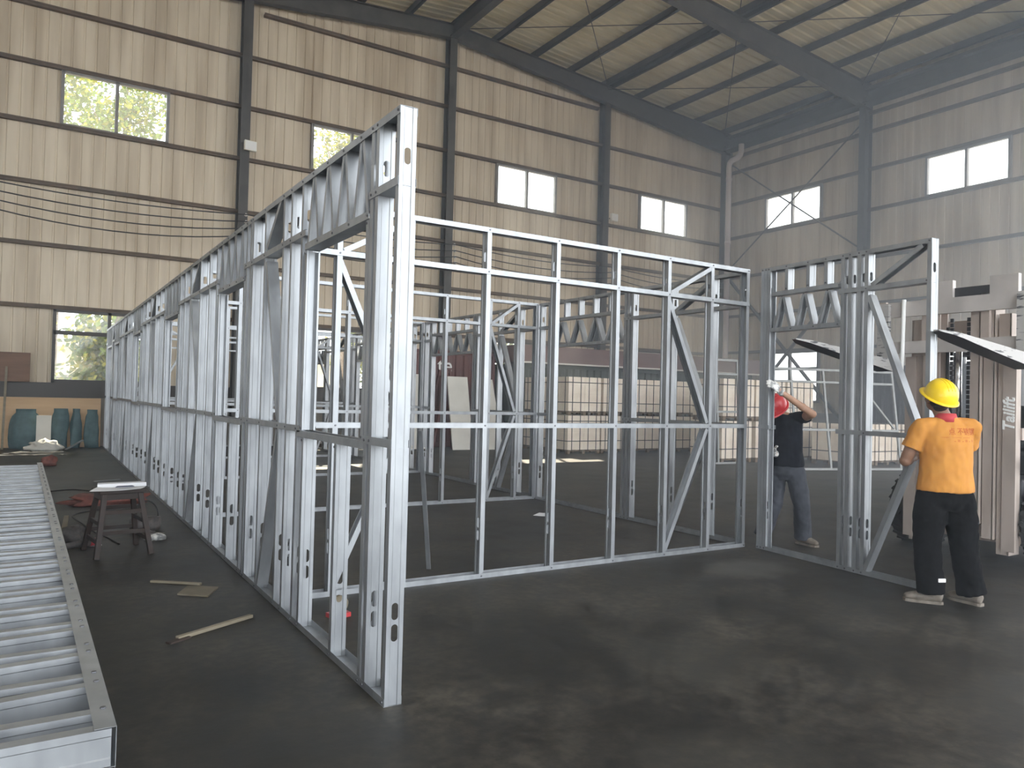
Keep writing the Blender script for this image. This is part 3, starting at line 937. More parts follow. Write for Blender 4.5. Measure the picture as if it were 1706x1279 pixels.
stick('timber_batten', 'pale timber batten leaning against the pile of frames behind the stool', (0.28, 9.0, 0.012), (0.36, 10.4, 0.012), 0.05, 0.022)
stick('timber_lath', 'long thin pale lath lying on the floor, nearest to the camera', (0.79, 5.08, 0.012), (1.30, 5.36, 0.012), 0.035, 0.022)
stick('timber_lath', 'thin dark lath lying beside a flat piece of board on the floor', (0.83, 6.68, 0.010), (1.16, 6.42, 0.010), 0.03, 0.018)
stick('steel_offcut', 'thin pale steel offcut on the floor near the base of the long wall', (0.85, 14.1, 0.006), (1.25, 14.3, 0.006), 0.05, 0.01, 'galvanised', 'offcut')
stick('steel_offcut', 'short dark offcut crossing the end of the nearest lath', (0.73, 5.02, 0.006), (0.86, 5.1, 0.006), 0.05, 0.012, 'wood_dark', 'offcut')
sheet('board_offcut', 'flat square of board lying on the floor beside the thin dark lath', 'board', 'cardboard', [(0.95, 6.18), (1.14, 6.02), (1.26, 6.26), (1.06, 6.4)], 0.002, 0.012, 0.0)
stick('steel_offcut', 'slim steel bar leaning inside the nearest cross wall, by the long wall', (2.72, 5.77, 1.25), (3.02, 6.15, 0.0), 0.04, 0.012, 'galvanised', 'offcut')
sheet('paper_scrap', 'white scrap of paper lying inside the frame under the second cross wall', 'paper', 'paper', [(5.6, 8.35), (5.75, 8.2), (5.95, 8.42), (5.8, 8.5)], 0.003, 0.003, 0.004)
# screw pouch seen through the near window opening
e = thing('tool_pouch', 'small tool pouch with red base on the floor inside the near window', 'tool pouch', (1.83, 5.12, 0), 0.2)
MB().use('red_plastic').box((-0.07, -0.05, 0), (0.07, 0.05, 0.03)).build('base', e)
lp = MB().use('cardboard'); lp.ball((0, 0, 0.085), (0.07, 0.055, 0.06), None, 18, 12)
for v in lp.v: v += Vector((1, 1, 0.4)) * (noise.noise(v * 30) * 0.012)
lp.build('pouch', e, True)
# ------------------------------------------------------------------ back wall, left end
def leaning(name, label, cat, matn, x0, x1, y, h, th, lean=0.12, z0=0.0, skew=0.0):
    mb = MB().use(matn)
    vs = []
    for dy in (0, th):
        vs += [(x0, y - lean + dy, z0), (x1, y - lean + dy, z0), (x1 + skew, y + dy, z0 + h), (x0 + skew, y + dy, z0 + h)]
    mb.add(vs, [(0, 1, 2, 3), (7, 6, 5, 4), (0, 4, 5, 1), (1, 5, 6, 2), (2, 6, 7, 3), (3, 7, 4, 0)])
    return tag(bevel(mb.build(name), 0.004), label, cat)
leaning('plywood_sheet', 'long plywood sheet leaning on the back wall behind the teal sacks', 'plywood', 'plywood', -1.3, 1.46, YB - 0.06, 1.24, 0.018, 0.22)
leaning('brown_board', 'dark brown board standing on the wall ledge left of the window', 'board', 'brown_board', -1.4, -0.12, YB - 0.16, 0.72, 0.02, 0.05, 1.62)
stick('timber_pole', 'tall pale timber pole leaning on the plywood sheet at the picture edge', (-0.62, YB - 0.85, 0.0), (-0.60, YB - 0.36, 1.98), 0.05, 0.035)
leaning('foam_board', 'narrow white board standing upright against the teal sacks', 'board', 'white_board', 0.05, 0.36, YB - 0.88, 0.82, 0.025, 0.06)
def sack(label, x, y, w, hgt, d, seed):
    mb = MB().use('teal_tarp')
    rings = []
    for k in range(12):
        t = k / 11
        f = (0.80 + 0.20 * math.sin(math.pi * min(t * 1.15, 1.0)))
        if t > 0.9: f *= 0.85
        rings.append(((0, 0, hgt * t), w * f, d * f * (1 - 0.55 * t), (1, 0, 0)))
    mb.loft(rings, 28)
    for v in mb.v:
        n_ = noise.noise(Vector((v.x * 5 + seed, v.y * 5, v.z * 1.5))) * 0.06 + noise.noise(Vector((v.x * 14, v.y * 14 + seed, v.z * 4))) * 0.025
        v.x += n_; v.y += n_ * 0.8
    for v in mb.v: v += Vector((x, y, 0))
    return tag(mb.build('tarp_sack', None, True), label, 'sack', 'teal sacks by the back wall')
sack('broad teal sack against the plywood, left of the narrow white board', -0.16, YB - 0.52, 0.36, 0.96, 0.22, 1)
sack('teal sack against the plywood, just right of the narrow white board', 0.56, YB - 0.50, 0.20, 0.98, 0.18, 7)
sack('slim dark teal sack between two other sacks by the plywood', 0.885, YB - 0.50, 0.135, 0.98, 0.16, 12)
sack('teal sack by the plywood, nearest to the galvanised wall', 1.24, YB - 0.50, 0.18, 0.96, 0.18, 21)
lump('plastic_bundle', 'pale plastic wrapped bundle on the floor before the white board', 'bundle', 'white_board', (0.22, YB - 1.35, 0), (0.36, 0.16, 0.16), 4, 0.45)
stick('foil_strip', 'bright metal strip sticking out of the pale plastic bundle', (0.66, YB - 1.40, 0.02), (1.02, YB - 1.30, 0.24), 0.16, 0.012, 'galvanised', 'metal strip')
# ------------------------------------------------------------------ floodlights, downpipe, wires
def floodlight(label, x, y, z, rz):
    e = thing('floodlight', label, 'floodlight', (x, y, z), rz)
    o = MB().use('flood_white').box((-0.17, -0.30, -0.14), (0.17, -0.20, 0.14)).build('housing', e); bevel(o, 0.015)
    MB().use('white_paint').box((-0.145, -0.306, -0.115), (0.145, -0.30, 0.115)).build('lens', e)
    MB().use('dark_steel').box((-0.02, -0.22, -0.02), (0.02, 0.0, 0.02)).build('bracket', e)
floodlight('white floodlight fixed to the back wall column near the upper left window', 4.87, YB - 0.30, 8.38, 0.1)
floodlight('white floodlight fixed to the back wall column between the bright windows', 17.98, YB - 0.30, 8.30, 0.1)
mb = MB().use('pvc')
xp, yp = XR - 0.62, YB - 0.78
mb.tube([(xp, yp, 3.35), (xp, yp, 11.2), (xp, yp - 0.03, 11.32), (xp, yp - 0.12, 11.40), (xp, yp - 0.48, 11.46), (xp, yp - 0.58, 11.52), (xp, yp - 0.62, 11.64), (xp, yp - 0.62, 11.95)], 0.11, 14)
o = mb.build('downpipe', None, True)
tag(o, 'pale plastic downpipe running down the corner of the hall', 'pipe')
for z in (5.2, 8.0, 10.6):
    MB().use('pvc').tube([(xp, yp, z), (xp, yp, z + 0.12)], 0.125, 14).build('pipe_collar', o, True)
    MB().use('dark_steel').bar((xp + 0.06, yp + 0.08, z + 0.06), (XR - 0.36, FRAMES_Y[0] - 0.155, z + 0.06), 0.04, 0.05).build('bracket', o)
for i, (nm, z) in enumerate((('topmost', 6.40), ('second from the top', 6.20), ('third from the top', 6.00), ('lowest', 5.80))):
    mb = MB().use('black_rubber')
    pts = []
    xs_ = [-1.7, 4.8, 11.3, 17.8, XR - 0.8]
    for a, b in zip([XL] + xs_[:-1], xs_):
        for k in range(10):
            t = k / 10
            pts.append((a + (b - a) * t, YB - 0.78 - 0.03 * i, z - 0.24 * 4 * t * (1 - t) * (0.6 + 0.25 * i)))
    pts.append((xs_[-1], YB - 0.78, z))
    mb.tube(pts, 0.016, 6)
    tag(mb.build('wire', None, True), 'black wire strung along the back wall, %s of the four' % nm, 'wire', 'wires along the back wall')
    for j, x in enumerate((4.8, 11.3, 17.8)):
        ins = MB().use('white_paint'); ins.lathe([(0.0, -0.06), (0.03, -0.06), (0.045, -0.02), (0.03, 0.0), (0.045, 0.03), (0.02, 0.06), (0.0, 0.06)], Matrix.Translation((x, YB - 0.70 - 0.03 * i, z)) @ Matrix.Rotation(math.pi / 2, 4, 'X'), 12)
        tag(ins.build('insulator', None, True), 'small white insulator holding the %s wire on the %s back wall column' % (nm.replace('second from the top', 'second').replace('third from the top', 'third'), ('first', 'ridge', 'third')[j]), 'insulator', 'wire insulators')
# ------------------------------------------------------------------ containers along the back wall
def text_mesh(txt, size, bold=0.0, shear=0.0, extrude=0.004):
    cu = bpy.data.curves.new('t', 'FONT')
    cu.body = txt; cu.size = size; cu.extrude = extrude; cu.offset = bold; cu.shear = shear
    cu.align_x = 'CENTER'; cu.align_y = 'CENTER'
    ob = bpy.data.objects.new('t', cu); COL.objects.link(ob)
    bpy.context.view_layer.update()
    me = bpy.data.meshes.new_from_object(ob.evaluated_get(bpy.context.evaluated_depsgraph_get()))
    bpy.data.objects.remove(ob)
    return me
def mesh_obj(name, me, matn, mx, parent=None):
    me.transform(mx)
    me.materials.clear(); me.materials.append(M[matn])
    o = bpy.data.objects.new(name, me); COL.objects.link(o)
    if parent: o.parent = parent
    return o
def container(label, x0, x1, y0, y1, h, matn, text=None):
    e = thing('shipping_container', label, 'container', (x0, y0, 0))
    w, d = x1 - x0, y1 - y0
    mb = MB().use(matn)
    ribbed(mb, 0.08, w - 0.08, 0.15, h - 0.12, lambda u, o, z: (u, 0.03 + o, z), 0.04, 0.28, 0.07)
    ribbed(mb, 0.08, d - 0.08, 0.15, h - 0.12, lambda u, o, z: (0.03 + o, u, z), 0.04, 0.28, 0.07)
    mb.box((0.05, d - 0.05, 0.1), (w - 0.05, d - 0.02, h - 0.1)); mb.box((w - 0.05, 0.05, 0.1), (w - 0.02, d - 0.05, h - 0.1))
    mb.build('corrugated_wall', e)
    for px_, py_ in ((0, 0), (w - 0.09, 0), (0, d - 0.09), (w - 0.09, d - 0.09)):
        MB().use(matn).box((px_, py_, 0), (px_ + 0.09, py_ + 0.09, h)).build('corner_post', e)
    MB().use(matn).box((0, 0, h - 0.12), (w, d, h)).build('roof', e)
    MB().use(matn).box((0, 0, 0.0), (w, d, 0.15)).build('base', e)
    if text:
        t, sz, tx, tz = text
        mesh_obj('lettering', text_mesh(t, sz, 0.004), 'white_paint', Matrix.Translation((tx, 0.018, tz)) @ Matrix.Rotation(math.pi / 2, 4, 'X'), e)
    return e
container('dark red container with white letters behind the leaning white boards', 9.1, 12.2, 20.55, 21.95, 2.9, 'container_red', ('te', 0.62, 1.36, 2.44))
e = container('long dark container with maroon fascia behind the white block pallets', 12.9, 23.4, 20.0, 21.75, 2.62, 'container_green')
MB().use('fascia_maroon').box((-0.3, -0.25, 2.66), (10.8, 1.72, 3.18)).build('fascia', e)
MB().use('white_board').box((-0.3, -0.28, 2.62), (10.9, -0.24, 2.67)).build('edge_strip', e)
container('tall dark brown container behind the leaning light frame', 21.2, 23.7, 9.9, 14.2, 2.75, 'dark_brown_wall')
# white boards leaning on the red container
leaning('white_board', 'tall white board leaning on the red container, rightmost upright one', 'board', 'white_board', 10.12, 10.78, 19.62, 2.10, 0.05, 0.35, 0, -0.06)
leaning('white_board', 'white board leaning far over beside the brown A-shaped trestle', 'board', 'white_board', 9.1, 9.62, 20.45, 2.15, 0.05, 0.6, 0, 0.1)
leaning('white_board', 'white board leaning behind the second cross wall, right of the others', 'board', 'white_board', 11.2, 11.75, 19.5, 2.05, 0.05, 0.3, 0, -0.25)
e = thing('timber_trestle', 'dark brown A-shaped timber trestle between the two white boards', 'trestle', (10.05, 19.75, 0))
for sx in (-1, 1):
    for y in (0, 0.5):
        MB().use('container_red').bar((sx * 0.32 - 0.02, y, 0), (sx * 0.04 + 0.12, y, 2.3), 0.06, 0.06).build('leg', e)
MB().use('container_red').bar((-0.14, 0, 1.0), (0.22, 0, 1.0), 0.04, 0.05).build('crossbar', e)
MB().use('container_red').bar((0.1, -0.05, 2.1), (0.1, 0.55, 2.1), 0.06, 0.06).build('ridge_bar', e)
lump('plastic_heap', 'heap of crumpled dark plastic beside the white boards', 'plastic sheet', 'tool_dark', (12.0, 20.15, 0), (0.30, 0.22, 0.75), 15, 0.4)
# ------------------------------------------------------------------ pallets of white blocks
def block_pallet():
    e = thing('block_pallet', 'x', 'pallet of blocks', (0, 0, 0), 0, 'pallets of white blocks')
    w, d, h = 1.14, 1.06, 0.96
    mb = MB().use('pallet_wood')
    for k in range(5): mb.box((0.02 + k * 0.2475, 0, 0.095), (0.12 + k * 0.2475, d, 0.115))
    for y in (0, d / 2 - 0.045, d - 0.09):
        mb.box((0, y, 0.075), (w, y + 0.09, 0.095))
        for x in (0, w / 2 - 0.045, w - 0.09): mb.box((x, y, 0.0), (x + 0.09, y + 0.09, 0.075))
    mb.build('pallet', e)
    rnd = random.Random(3)
    mb = MB().use('block_white')
    nz_, nx_ = 4, 2
    for k in range(nz_):
        for i in range(nx_):
            for j in range(5):
                g = 0.002
                x0, y0, z0 = i * (w / nx_), j * (d / 5), 0.117 + k * (h / nz_)
                s_ = rnd.uniform(0, 0.004)
                mb.box((x0 + g, y0 + s_, z0 + 0.001), (x0 + w / nx_ - g, y0 + d / 5 - 0.002 + s_, z0 + h / nz_ - 0.001))
    mb.build('block_pack', e)
    st = MB().use('black_strap')
    zt = 0.117 + h
    for k in range(4):
        x = 0.14 + k * 0.287
        st.box((x - 0.011, -0.008, 0.09), (x + 0.011, 0.0, zt + 0.004)); st.box((x - 0.011, d, 0.09), (x + 0.011, d + 0.008, zt + 0.004)); st.box((x - 0.011, -0.008, zt), (x + 0.011, d + 0.008, zt + 0.005))
    for k in range(3):
        y = 0.16 + k * 0.37
        st.box((-0.008, y - 0.011, 0.09), (0.0, y + 0.011, zt + 0.004)); st.box((w, y - 0.011, 0.09), (w + 0.008, y + 0.011, zt + 0.004))
    for z in (0.36, 0.92):
        st.box((-0.010, -0.010, z - 0.011), (w + 0.010, -0.002, z + 0.011)); st.box((-0.010, d + 0.002, z - 0.011), (w + 0.010, d + 0.010, z + 0.011))
        st.box((-0.010, -0.01, z - 0.011), (-0.002, d + 0.01, z + 0.011)); st.box((w + 0.002, -0.01, z - 0.011), (w + 0.010, d + 0.01, z + 0.011))
    st.build('strap_net', e)
    return e
proto = block_pallet()
PH = 0.117 + 0.96 + 0.008
spots = []
nth = ('first', 'second', 'third', 'fourth')
for t, tier in ((0, 'lower'), (1, 'upper')):
    for i in range(4): spots.append((12.62 + i * 1.22, 17.2, t * PH, '%s tier white block pallet, %s from the left corner of the far row' % (tier, nth[i])))
    spots.append((12.62, 18.40, t * PH, '%s tier white block pallet, behind the left corner of the far row' % tier))
    for i in range(3): spots.append((14.85 + i * 1.24, 13.6, t * PH, '%s tier white block pallet, %s from the left in the middle row' % (tier, nth[i])))
for i in range(3): spots.append((17.55 + i * 1.2, 11.9, 0, 'white block pallet in the single tier row before the dark container, %s from the left' % nth[i]))
for i, (x, y, z, lab) in enumerate(spots):
    r = proto if i == 0 else dup(proto)
    r.location = (x + random.uniform(-0.02, 0.02), y + random.uniform(-0.03, 0.03), z); r.rotation_euler = (0, 0, random.uniform(-0.025, 0.025)); r['label'] = lab
# ------------------------------------------------------------------ light frames leaning on the block pallets
def light_frame(label, loc, rz, w, h, tilt, verts, rails, braces=()):
    e = thing('light_steel_frame', label, 'steel frame', loc)
    e.rotation_euler = Matrix.Rotation(rz, 3, 'Z').to_4x4().to_euler()
    e.rotation_euler = (Matrix.Rotation(rz, 3, 'Z') @ Matrix.Rotation(-tilt, 3, 'X')).to_euler()
    for x in verts: MB().use('galvanised_dull').bar((x, 0, 0), (x, 0, h), 0.05, 0.04, (0, 1, 0)).build('upright', e)
    for z in rails: MB().use('galvanised_dull').bar((0, 0.0, z), (w, 0.0, z), 0.044, 0.05, (0, 0, 1)).build('rail', e)
    for a, b in braces: MB().use('galvanised_dull').bar((a[0], 0, a[1]), (b[0], 0, b[1]), 0.04, 0.04, (0, 1, 0)).build('brace', e)
light_frame('large light steel frame leaning on the block pallets beyond the doorway', (14.55, 11.7, 0.02), math.radians(-17), 3.5, 2.42, math.radians(9), (0.02, 0.6, 1.5, 2.5, 3.48), (0.02, 0.95, 2.1, 2.40), (((2.55, 2.05), (3.4, 1.0)),))
light_frame('narrow light steel frame leaning on the left end of the middle pallet row', (14.30, 13.35, 0.02), math.radians(-4), 0.85, 2.62, math.radians(3), (0.02, 0.14, 0.83), (0.02, 1.3, 2.25, 2.6))
# ------------------------------------------------------------------ forklift facing the frame
fk = thing('forklift', 'forklift with raised forks and pinkish grey mast behind the yellow helmet', 'forklift', (8.02, 4.25, 0), math.radians(180))
# local axes: +x is the way the forks point, y across; the forklift's origin is on the ground under the mast
def fpart(name, mb, smooth=False, parent=None): return mb.build(name, parent or fk, smooth)
def channel(mb, x, y, w, dpt, z0, z1, open_dir):
    t = 0.016
    mb.box((x - dpt / 2, y - t / 2 - open_dir * w / 2, z0), (x + dpt / 2, y + t / 2 - open_dir * w / 2, z1))
    for sx in (-1, 1):
        xx = x + sx * (dpt / 2 - t / 2)
        mb.box((xx - t / 2, y - w / 2, z0), (xx + t / 2, y + w / 2, z1))
for s_ in (-1, 1):
    mb = MB().use('forklift_paint'); channel(mb, -0.20, s_ * 0.44, 0.11, 0.20, 0.12, 2.50, -s_); fpart('mast_upright', mb)
    mb = MB().use('forklift_paint'); channel(mb, -0.15, s_ * 0.315, 0.10, 0.18, 0.26, 2.56, -s_); fpart('middle_upright', mb)
    mb = MB().use('forklift_paint'); channel(mb, -0.10, s_ * 0.20, 0.09, 0.16, 0.40, 2.62, -s_); fpart('inner_upright', mb)
    mb = MB().use('forklift_paint'); mb.box((-0.10, s_ * 0.50 - 0.06, 0.16), (-0.08, s_ * 0.50 + 0.06, 2.1)); fpart('mast_side_plate', mb)
mb = MB().use('forklift_paint'); mb.box((-0.34, -0.52, 2.34), (-0.30, 0.52, 2.48)); fpart('mast_crossbar', mb)
mb = MB().use('forklift_paint'); mb.box((-0.32, -0.52, 0.20), (-0.30, 0.52, 0.36)); fpart('mast_crossbar', mb)
mb = MB().use('forklift_paint'); mb.box((-0.34, -0.52, 1.25), (-0.30, 0.52, 1.37)); fpart('mast_crossbar', mb)
mb = MB().use('chrome'); mb.tube([(-0.10, 0.0, 1.25), (-0.10, 0.0, 2.35)], 0.032, 14); fpart('lift_ram', mb, True)
mb = MB().use('fork_black'); mb.tube([(-0.10, 0.0, 0.25), (-0.10, 0.0, 1.27)], 0.055, 14); fpart('lift_cylinder', mb, True)
for y in (-0.085, 0.085):
    mb = MB().use('fork_black')
    for k in range(40): mb.box((-0.135, y - 0.016, 0.5 + k * 0.05), (-0.115, y + 0.016, 0.54 + k * 0.05))
    fpart('lift_chain', mb)
for y in (-0.13, 0.13):
    mb = MB().use('black_rubber'); mb.tube([(-0.13, y, 0.4), (-0.13, y, 2.4)], 0.018, 8); fpart('hydraulic_hose', mb, True)
# carriage
zc = 2.13
mb = MB().use('forklift_grey'); mb.box((0.0, -0.82, zc), (0.05, 0.82, zc + 0.13)); fpart('carriage_bar', mb)
mb = MB().use('forklift_grey'); mb.box((0.0, -0.82, zc + 0.40), (0.05, 0.70, zc + 0.56)); fpart('carriage_bar', mb)
for y in (-0.79, -0.30, 0.30, 0.79):
    mb = MB().use('forklift_paint'); mb.box((-0.05, y - 0.04, zc - 0.02), (0.0, y + 0.04, zc + 0.58)); fpart('carriage_plate', mb)
for y0, y1 in ((-0.25, 0.0), (0.36, 0.62)):
    mb = MB().use('forklift_grey'); mb.box((-0.02, y0, zc + 0.56), (0.04, y1, zc + 0.74)); fpart('carriage_lug', mb)
mb = MB().use('fork_black'); mb.box((-0.01, 0.0, zc + 0.56), (0.0, 0.36, zc + 0.66)); fpart('carriage_shield', mb)
mb = MB().use('white_paint'); mb.tube([(0.07, -0.50, zc + 0.58), (0.08, -0.505, zc - 0.08), (0.07, -0.52, zc - 0.22), (0.04, -0.56, zc - 0.26)], 0.022, 10); fpart('guard_rod', mb, True)
# forks: vertical shank plus long tapering blade, tilted slightly up at the tip
def fork(y):
    o = thing('fork', None, None); o.parent = fk
    mb = MB().use('fork_steel')
    mb.box((0.05, y - 0.065, zc - 0.13), (0.10, y + 0.065, zc + 0.54))
    n = 12
    vs, fs = [], []
    for k in range(n + 1):
        t = k / n
        x = 0.05 + 1.55 * t
        zt = zc - 0.065 + 0.145 * t
        th = 0.115 * (1 - t) ** 0.8 + 0.012
        hw = 0.095 * (1.0 if t < 0.85 else 1.0 - ((t - 0.85) / 0.15) ** 2 * 0.75)
        vs += [(x, y - hw, zt), (x, y + hw, zt), (x, y + hw, zt - th), (x, y - hw, zt - th)]
    for k in range(n):
        a, b = 4 * k, 4 * k + 4
        for i in range(4):
            j = (i + 1) % 4
            fs.append((a + i, a + j, b + j, b + i))
    fs += [(0, 1, 2, 3), (4 * n + 3, 4 * n + 2, 4 * n + 1, 4 * n)]
    mb.add(vs, fs)
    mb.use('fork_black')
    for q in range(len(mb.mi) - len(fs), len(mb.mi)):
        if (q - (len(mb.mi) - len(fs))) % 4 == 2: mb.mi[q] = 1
    bpy.data.objects.remove(o)
    fpart('fork', mb)
fork(0.70); fork(-0.72)
# wheels
def wheel(x, y, r, w):
    mb = MB().use('rubber')
    prof = [(r * 0.55, -w / 2), (r * 0.93, -w / 2), (r, -w / 2 + 0.03), (r, w / 2 - 0.03), (r * 0.93, w / 2), (r * 0.55, w / 2)]
    mx = Matrix.Translation((x, y, r)) @ Matrix.Rotation(math.pi / 2, 4, 'X')
    mb.lathe(prof, mx, 32)
    for k in range(24):
        th = 2 * math.pi * k / 24
        for sgn in (-1, 1):
            c = Matrix.Translation((x, y, r)) @ Matrix.Rotation(th, 4, 'Y') @ Matrix.Translation((0, sgn * w * 0.26, r)) @ Matrix.Rotation(sgn * 0.5, 4, 'Z')
            mb.box((-0.022, -w * 0.22, -0.012), (0.022, w * 0.22, 0.012), c)
    o = fpart('wheel', mb)
    hb = MB().use('forklift_paint'); hb.lathe([(0.0, -w * 0.36), (r * 0.3, -w * 0.36), (r * 0.55, -w * 0.45), (r * 0.57, w * 0.45), (r * 0.3, w * 0.36), (0.0, w * 0.36)], mx, 24)
    hb.build('hub', o, True)
for s_ in (-1, 1):
    wheel(-0.66, s_ * 0.68, 0.40, 0.34); wheel(-2.15, s_ * 0.62, 0.30, 0.24)
mb = MB().use('forklift_grey'); mb.tube([(-0.30, 0.60, 1.02), (-0.30, 0.80, 1.02)], 0.075, 16); fpart('tilt_pivot', mb, True)
mb = MB().use('fork_black'); mb.box((-2.3, -0.48, 0.35), (-0.40, 0.48, 0.85)); o = fpart('chassis', mb); bevel(o, 0.03)
mb = MB().use('fork_black'); mb.box((-2.6, -0.55, 0.45), (-2.0, 0.55, 1.25)); o = fpart('counterweight', mb); bevel(o, 0.08, 3)
mb = MB().use('fork_black'); mb.box((-1.95, -0.45, 0.85), (-1.0, 0.45, 1.1)); o = fpart('hood', mb); bevel(o, 0.04)
mb = MB().use('black_rubber'); mb.box((-1.65, -0.25, 1.1), (-1.2, 0.25, 1.2)); mb.box((-1.72, -0.24, 1.15), (-1.62, 0.24, 1.6)); o = fpart('seat', mb); bevel(o, 0.03)
for s_ in (-1, 1):
    mb = MB().use('fork_black'); mb.bar((-0.70, s_ * 0.48, 0.8), (-0.95, s_ * 0.46, 2.15), 0.05, 0.06); fpart('guard_post', mb)
    mb = MB().use('fork_black'); mb.bar((-1.95, s_ * 0.48, 1.0), (-1.9, s_ * 0.46, 2.15), 0.05, 0.06); fpart('guard_post', mb)
    mb = MB().use('forklift_grey'); mb.tube([(-0.36, s_ * 0.66, 1.42), (-0.72, s_ * 0.60, 1.45)], 0.03, 10); fpart('lamp_bracket', mb, True)
mb = MB().use('fork_black'); mb.box((-1.98, -0.49, 2.15), (-0.9, 0.49, 2.19)); fpart('overhead_guard', mb)
mb = MB().use('black_rubber'); mb.tube([(-0.98 + 0.0 * k, 0.17 * math.cos(k * math.pi / 10), 1.32 + 0.17 * math.sin(k * math.pi / 10)) for k in range(21)], 0.014, 6); fpart('steering_wheel', mb, True)
# maker's lettering, reading upwards on the side plate of the mast
mesh_obj('lettering', text_mesh('Tailift', 0.145, 0.0035, 0.22), 'white_paint',
         Matrix.Translation((-0.077, 0.50, 1.50)) @ Matrix.Rotation(math.pi / 2, 4, 'Z') @ Matrix.Rotation(math.pi / 2, 4, 'X') @ Matrix.Rotation(math.pi / 2, 4, 'Z'), fk)
# ------------------------------------------------------------------ sticker on a stud of the long wall
st = thing('paper_tag', 'small white paper tag stuck on the long wall, above the middle rail', 'tag', (1.51, 9.05, 1.34))
MB().use('white_paint').box((0.0, -0.004, -0.035), (0.10, 0.0, 0.075)).build('card', st)
mesh_obj('lettering', text_mesh('Y8', 0.06, 0.001, 0, 0.001), 'paper_blue', Matrix.Translation((0.05, -0.006, 0.02)) @ Matrix.Rotation(math.pi / 2, 4, 'X'), st)
# ------------------------------------------------------------------ outside: trees and a pale building
def tree(label, x, y, h, cr, seed, nleaf=1500, matn='leaves_green', zlo=0.35):
    rnd = random.Random(seed)
    e = thing('tree', label, 'tree', (x, y, -0.21), 0, 'trees outside the back wall')
    tk = MB().use('bark'); tk.tube([(0, 0, 0), (0.1, 0.05, h * 0.35), (0.0, 0.1, h * 0.7), (0.1, 0, h * 0.95)], [0.2, 0.15, 0.09, 0.03], 10)
    for k in range(9):
        a = rnd.uniform(0, 6.28); z = h * rnd.uniform(0.35, 0.8)
        tk.tube([(0, 0.05, z), (math.cos(a) * cr * 0.45, math.sin(a) * cr * 0.45, z + 0.5), (math.cos(a) * cr * 0.85, math.sin(a) * cr * 0.85, z + 1.3)], [0.06, 0.04, 0.015], 6)
    tk.build('trunk', e, True)
    lv = MB().use('leaves_green').use('leaves_yellow')
    clumps = []
    for k in range(60):
        u = rnd.uniform(0, 6.28); v = rnd.uniform(-1, 1); r = rnd.uniform(0.45, 1.0)
        clumps.append(Vector((math.cos(u) * math.sqrt(1 - v * v) * cr * r, math.sin(u) * math.sqrt(1 - v * v) * cr * r, h * (zlo + 1) / 2 + v * h * (1 - zlo) / 2 * r)))
    for k in range(nleaf):
        c = rnd.choice(clumps) + Vector((rnd.gauss(0, 0.35), rnd.gauss(0, 0.35), rnd.gauss(0, 0.3)))
        a = Vector((rnd.uniform(-1, 1), rnd.uniform(-1, 1), rnd.uniform(-1, 0.4))).normalized()
        b = a.orthogonal().normalized()
        L, Wd = rnd.uniform(0.13, 0.24), rnd.uniform(0.06, 0.11)
        lv.use(matn if rnd.random() < 0.7 else ('leaves_yellow' if matn == 'leaves_green' else 'leaves_green'))
        lv.add([c, c + a * L * 0.5 + b * Wd, c + a * L, c + a * L * 0.5 - b * Wd], [(0, 1, 2, 3)])
    lv.build('foliage', e, recalc=False)
tree('leafy green tree outside the upper left window', 0.3, 27.0, 12.6, 1.7, 1, 5000)
tree('tall green tree outside, seen in the middle of the upper left window', 2.5, 31.5, 14.5, 2.0, 11, 6000)
tree('tree with yellowing leaves outside the upper left window', 4.6, 27.0, 12.6, 1.7, 2, 5000)
tree('yellow leaved tree outside the window behind the tall corner post', 9.6, 27.5, 12.4, 2.2, 3, 7000, 'leaves_yellow')
tree('low bushy tree outside the low left window', 1.7, 25.3, 3.9, 0.8, 4, 2600, 'leaves_green', 0.3)
tree('low yellowish tree outside the second low window', 12.6, 31.0, 5.5, 1.7, 5, 2600, 'leaves_yellow', 0.25)
tree('low green tree outside the third low window', 19.6, 31.0, 5.0, 1.7, 6, 1800, 'leaves_green', 0.25)
e = thing('outbuilding', 'pale outbuilding outside the low left window', 'building', (-3, 35, -0.21))
MB().use('outside_wall').box((0, 0, 0), (16, 5, 3.3)).build('wall', e)
MB().use('outside_wall').box((-0.3, -0.4, 3.3), (16.3, 5.4, 3.5)).build('roof', e)
f_ = MB().use('window_frame_grey').box((3.5, -0.05, 1.0), (5.1, 0.0, 2.2)).build('window', e)
MB().use('window_frame_dark').box((3.6, -0.07, 1.1), (5.0, -0.05, 2.1)).build('pane', f_)
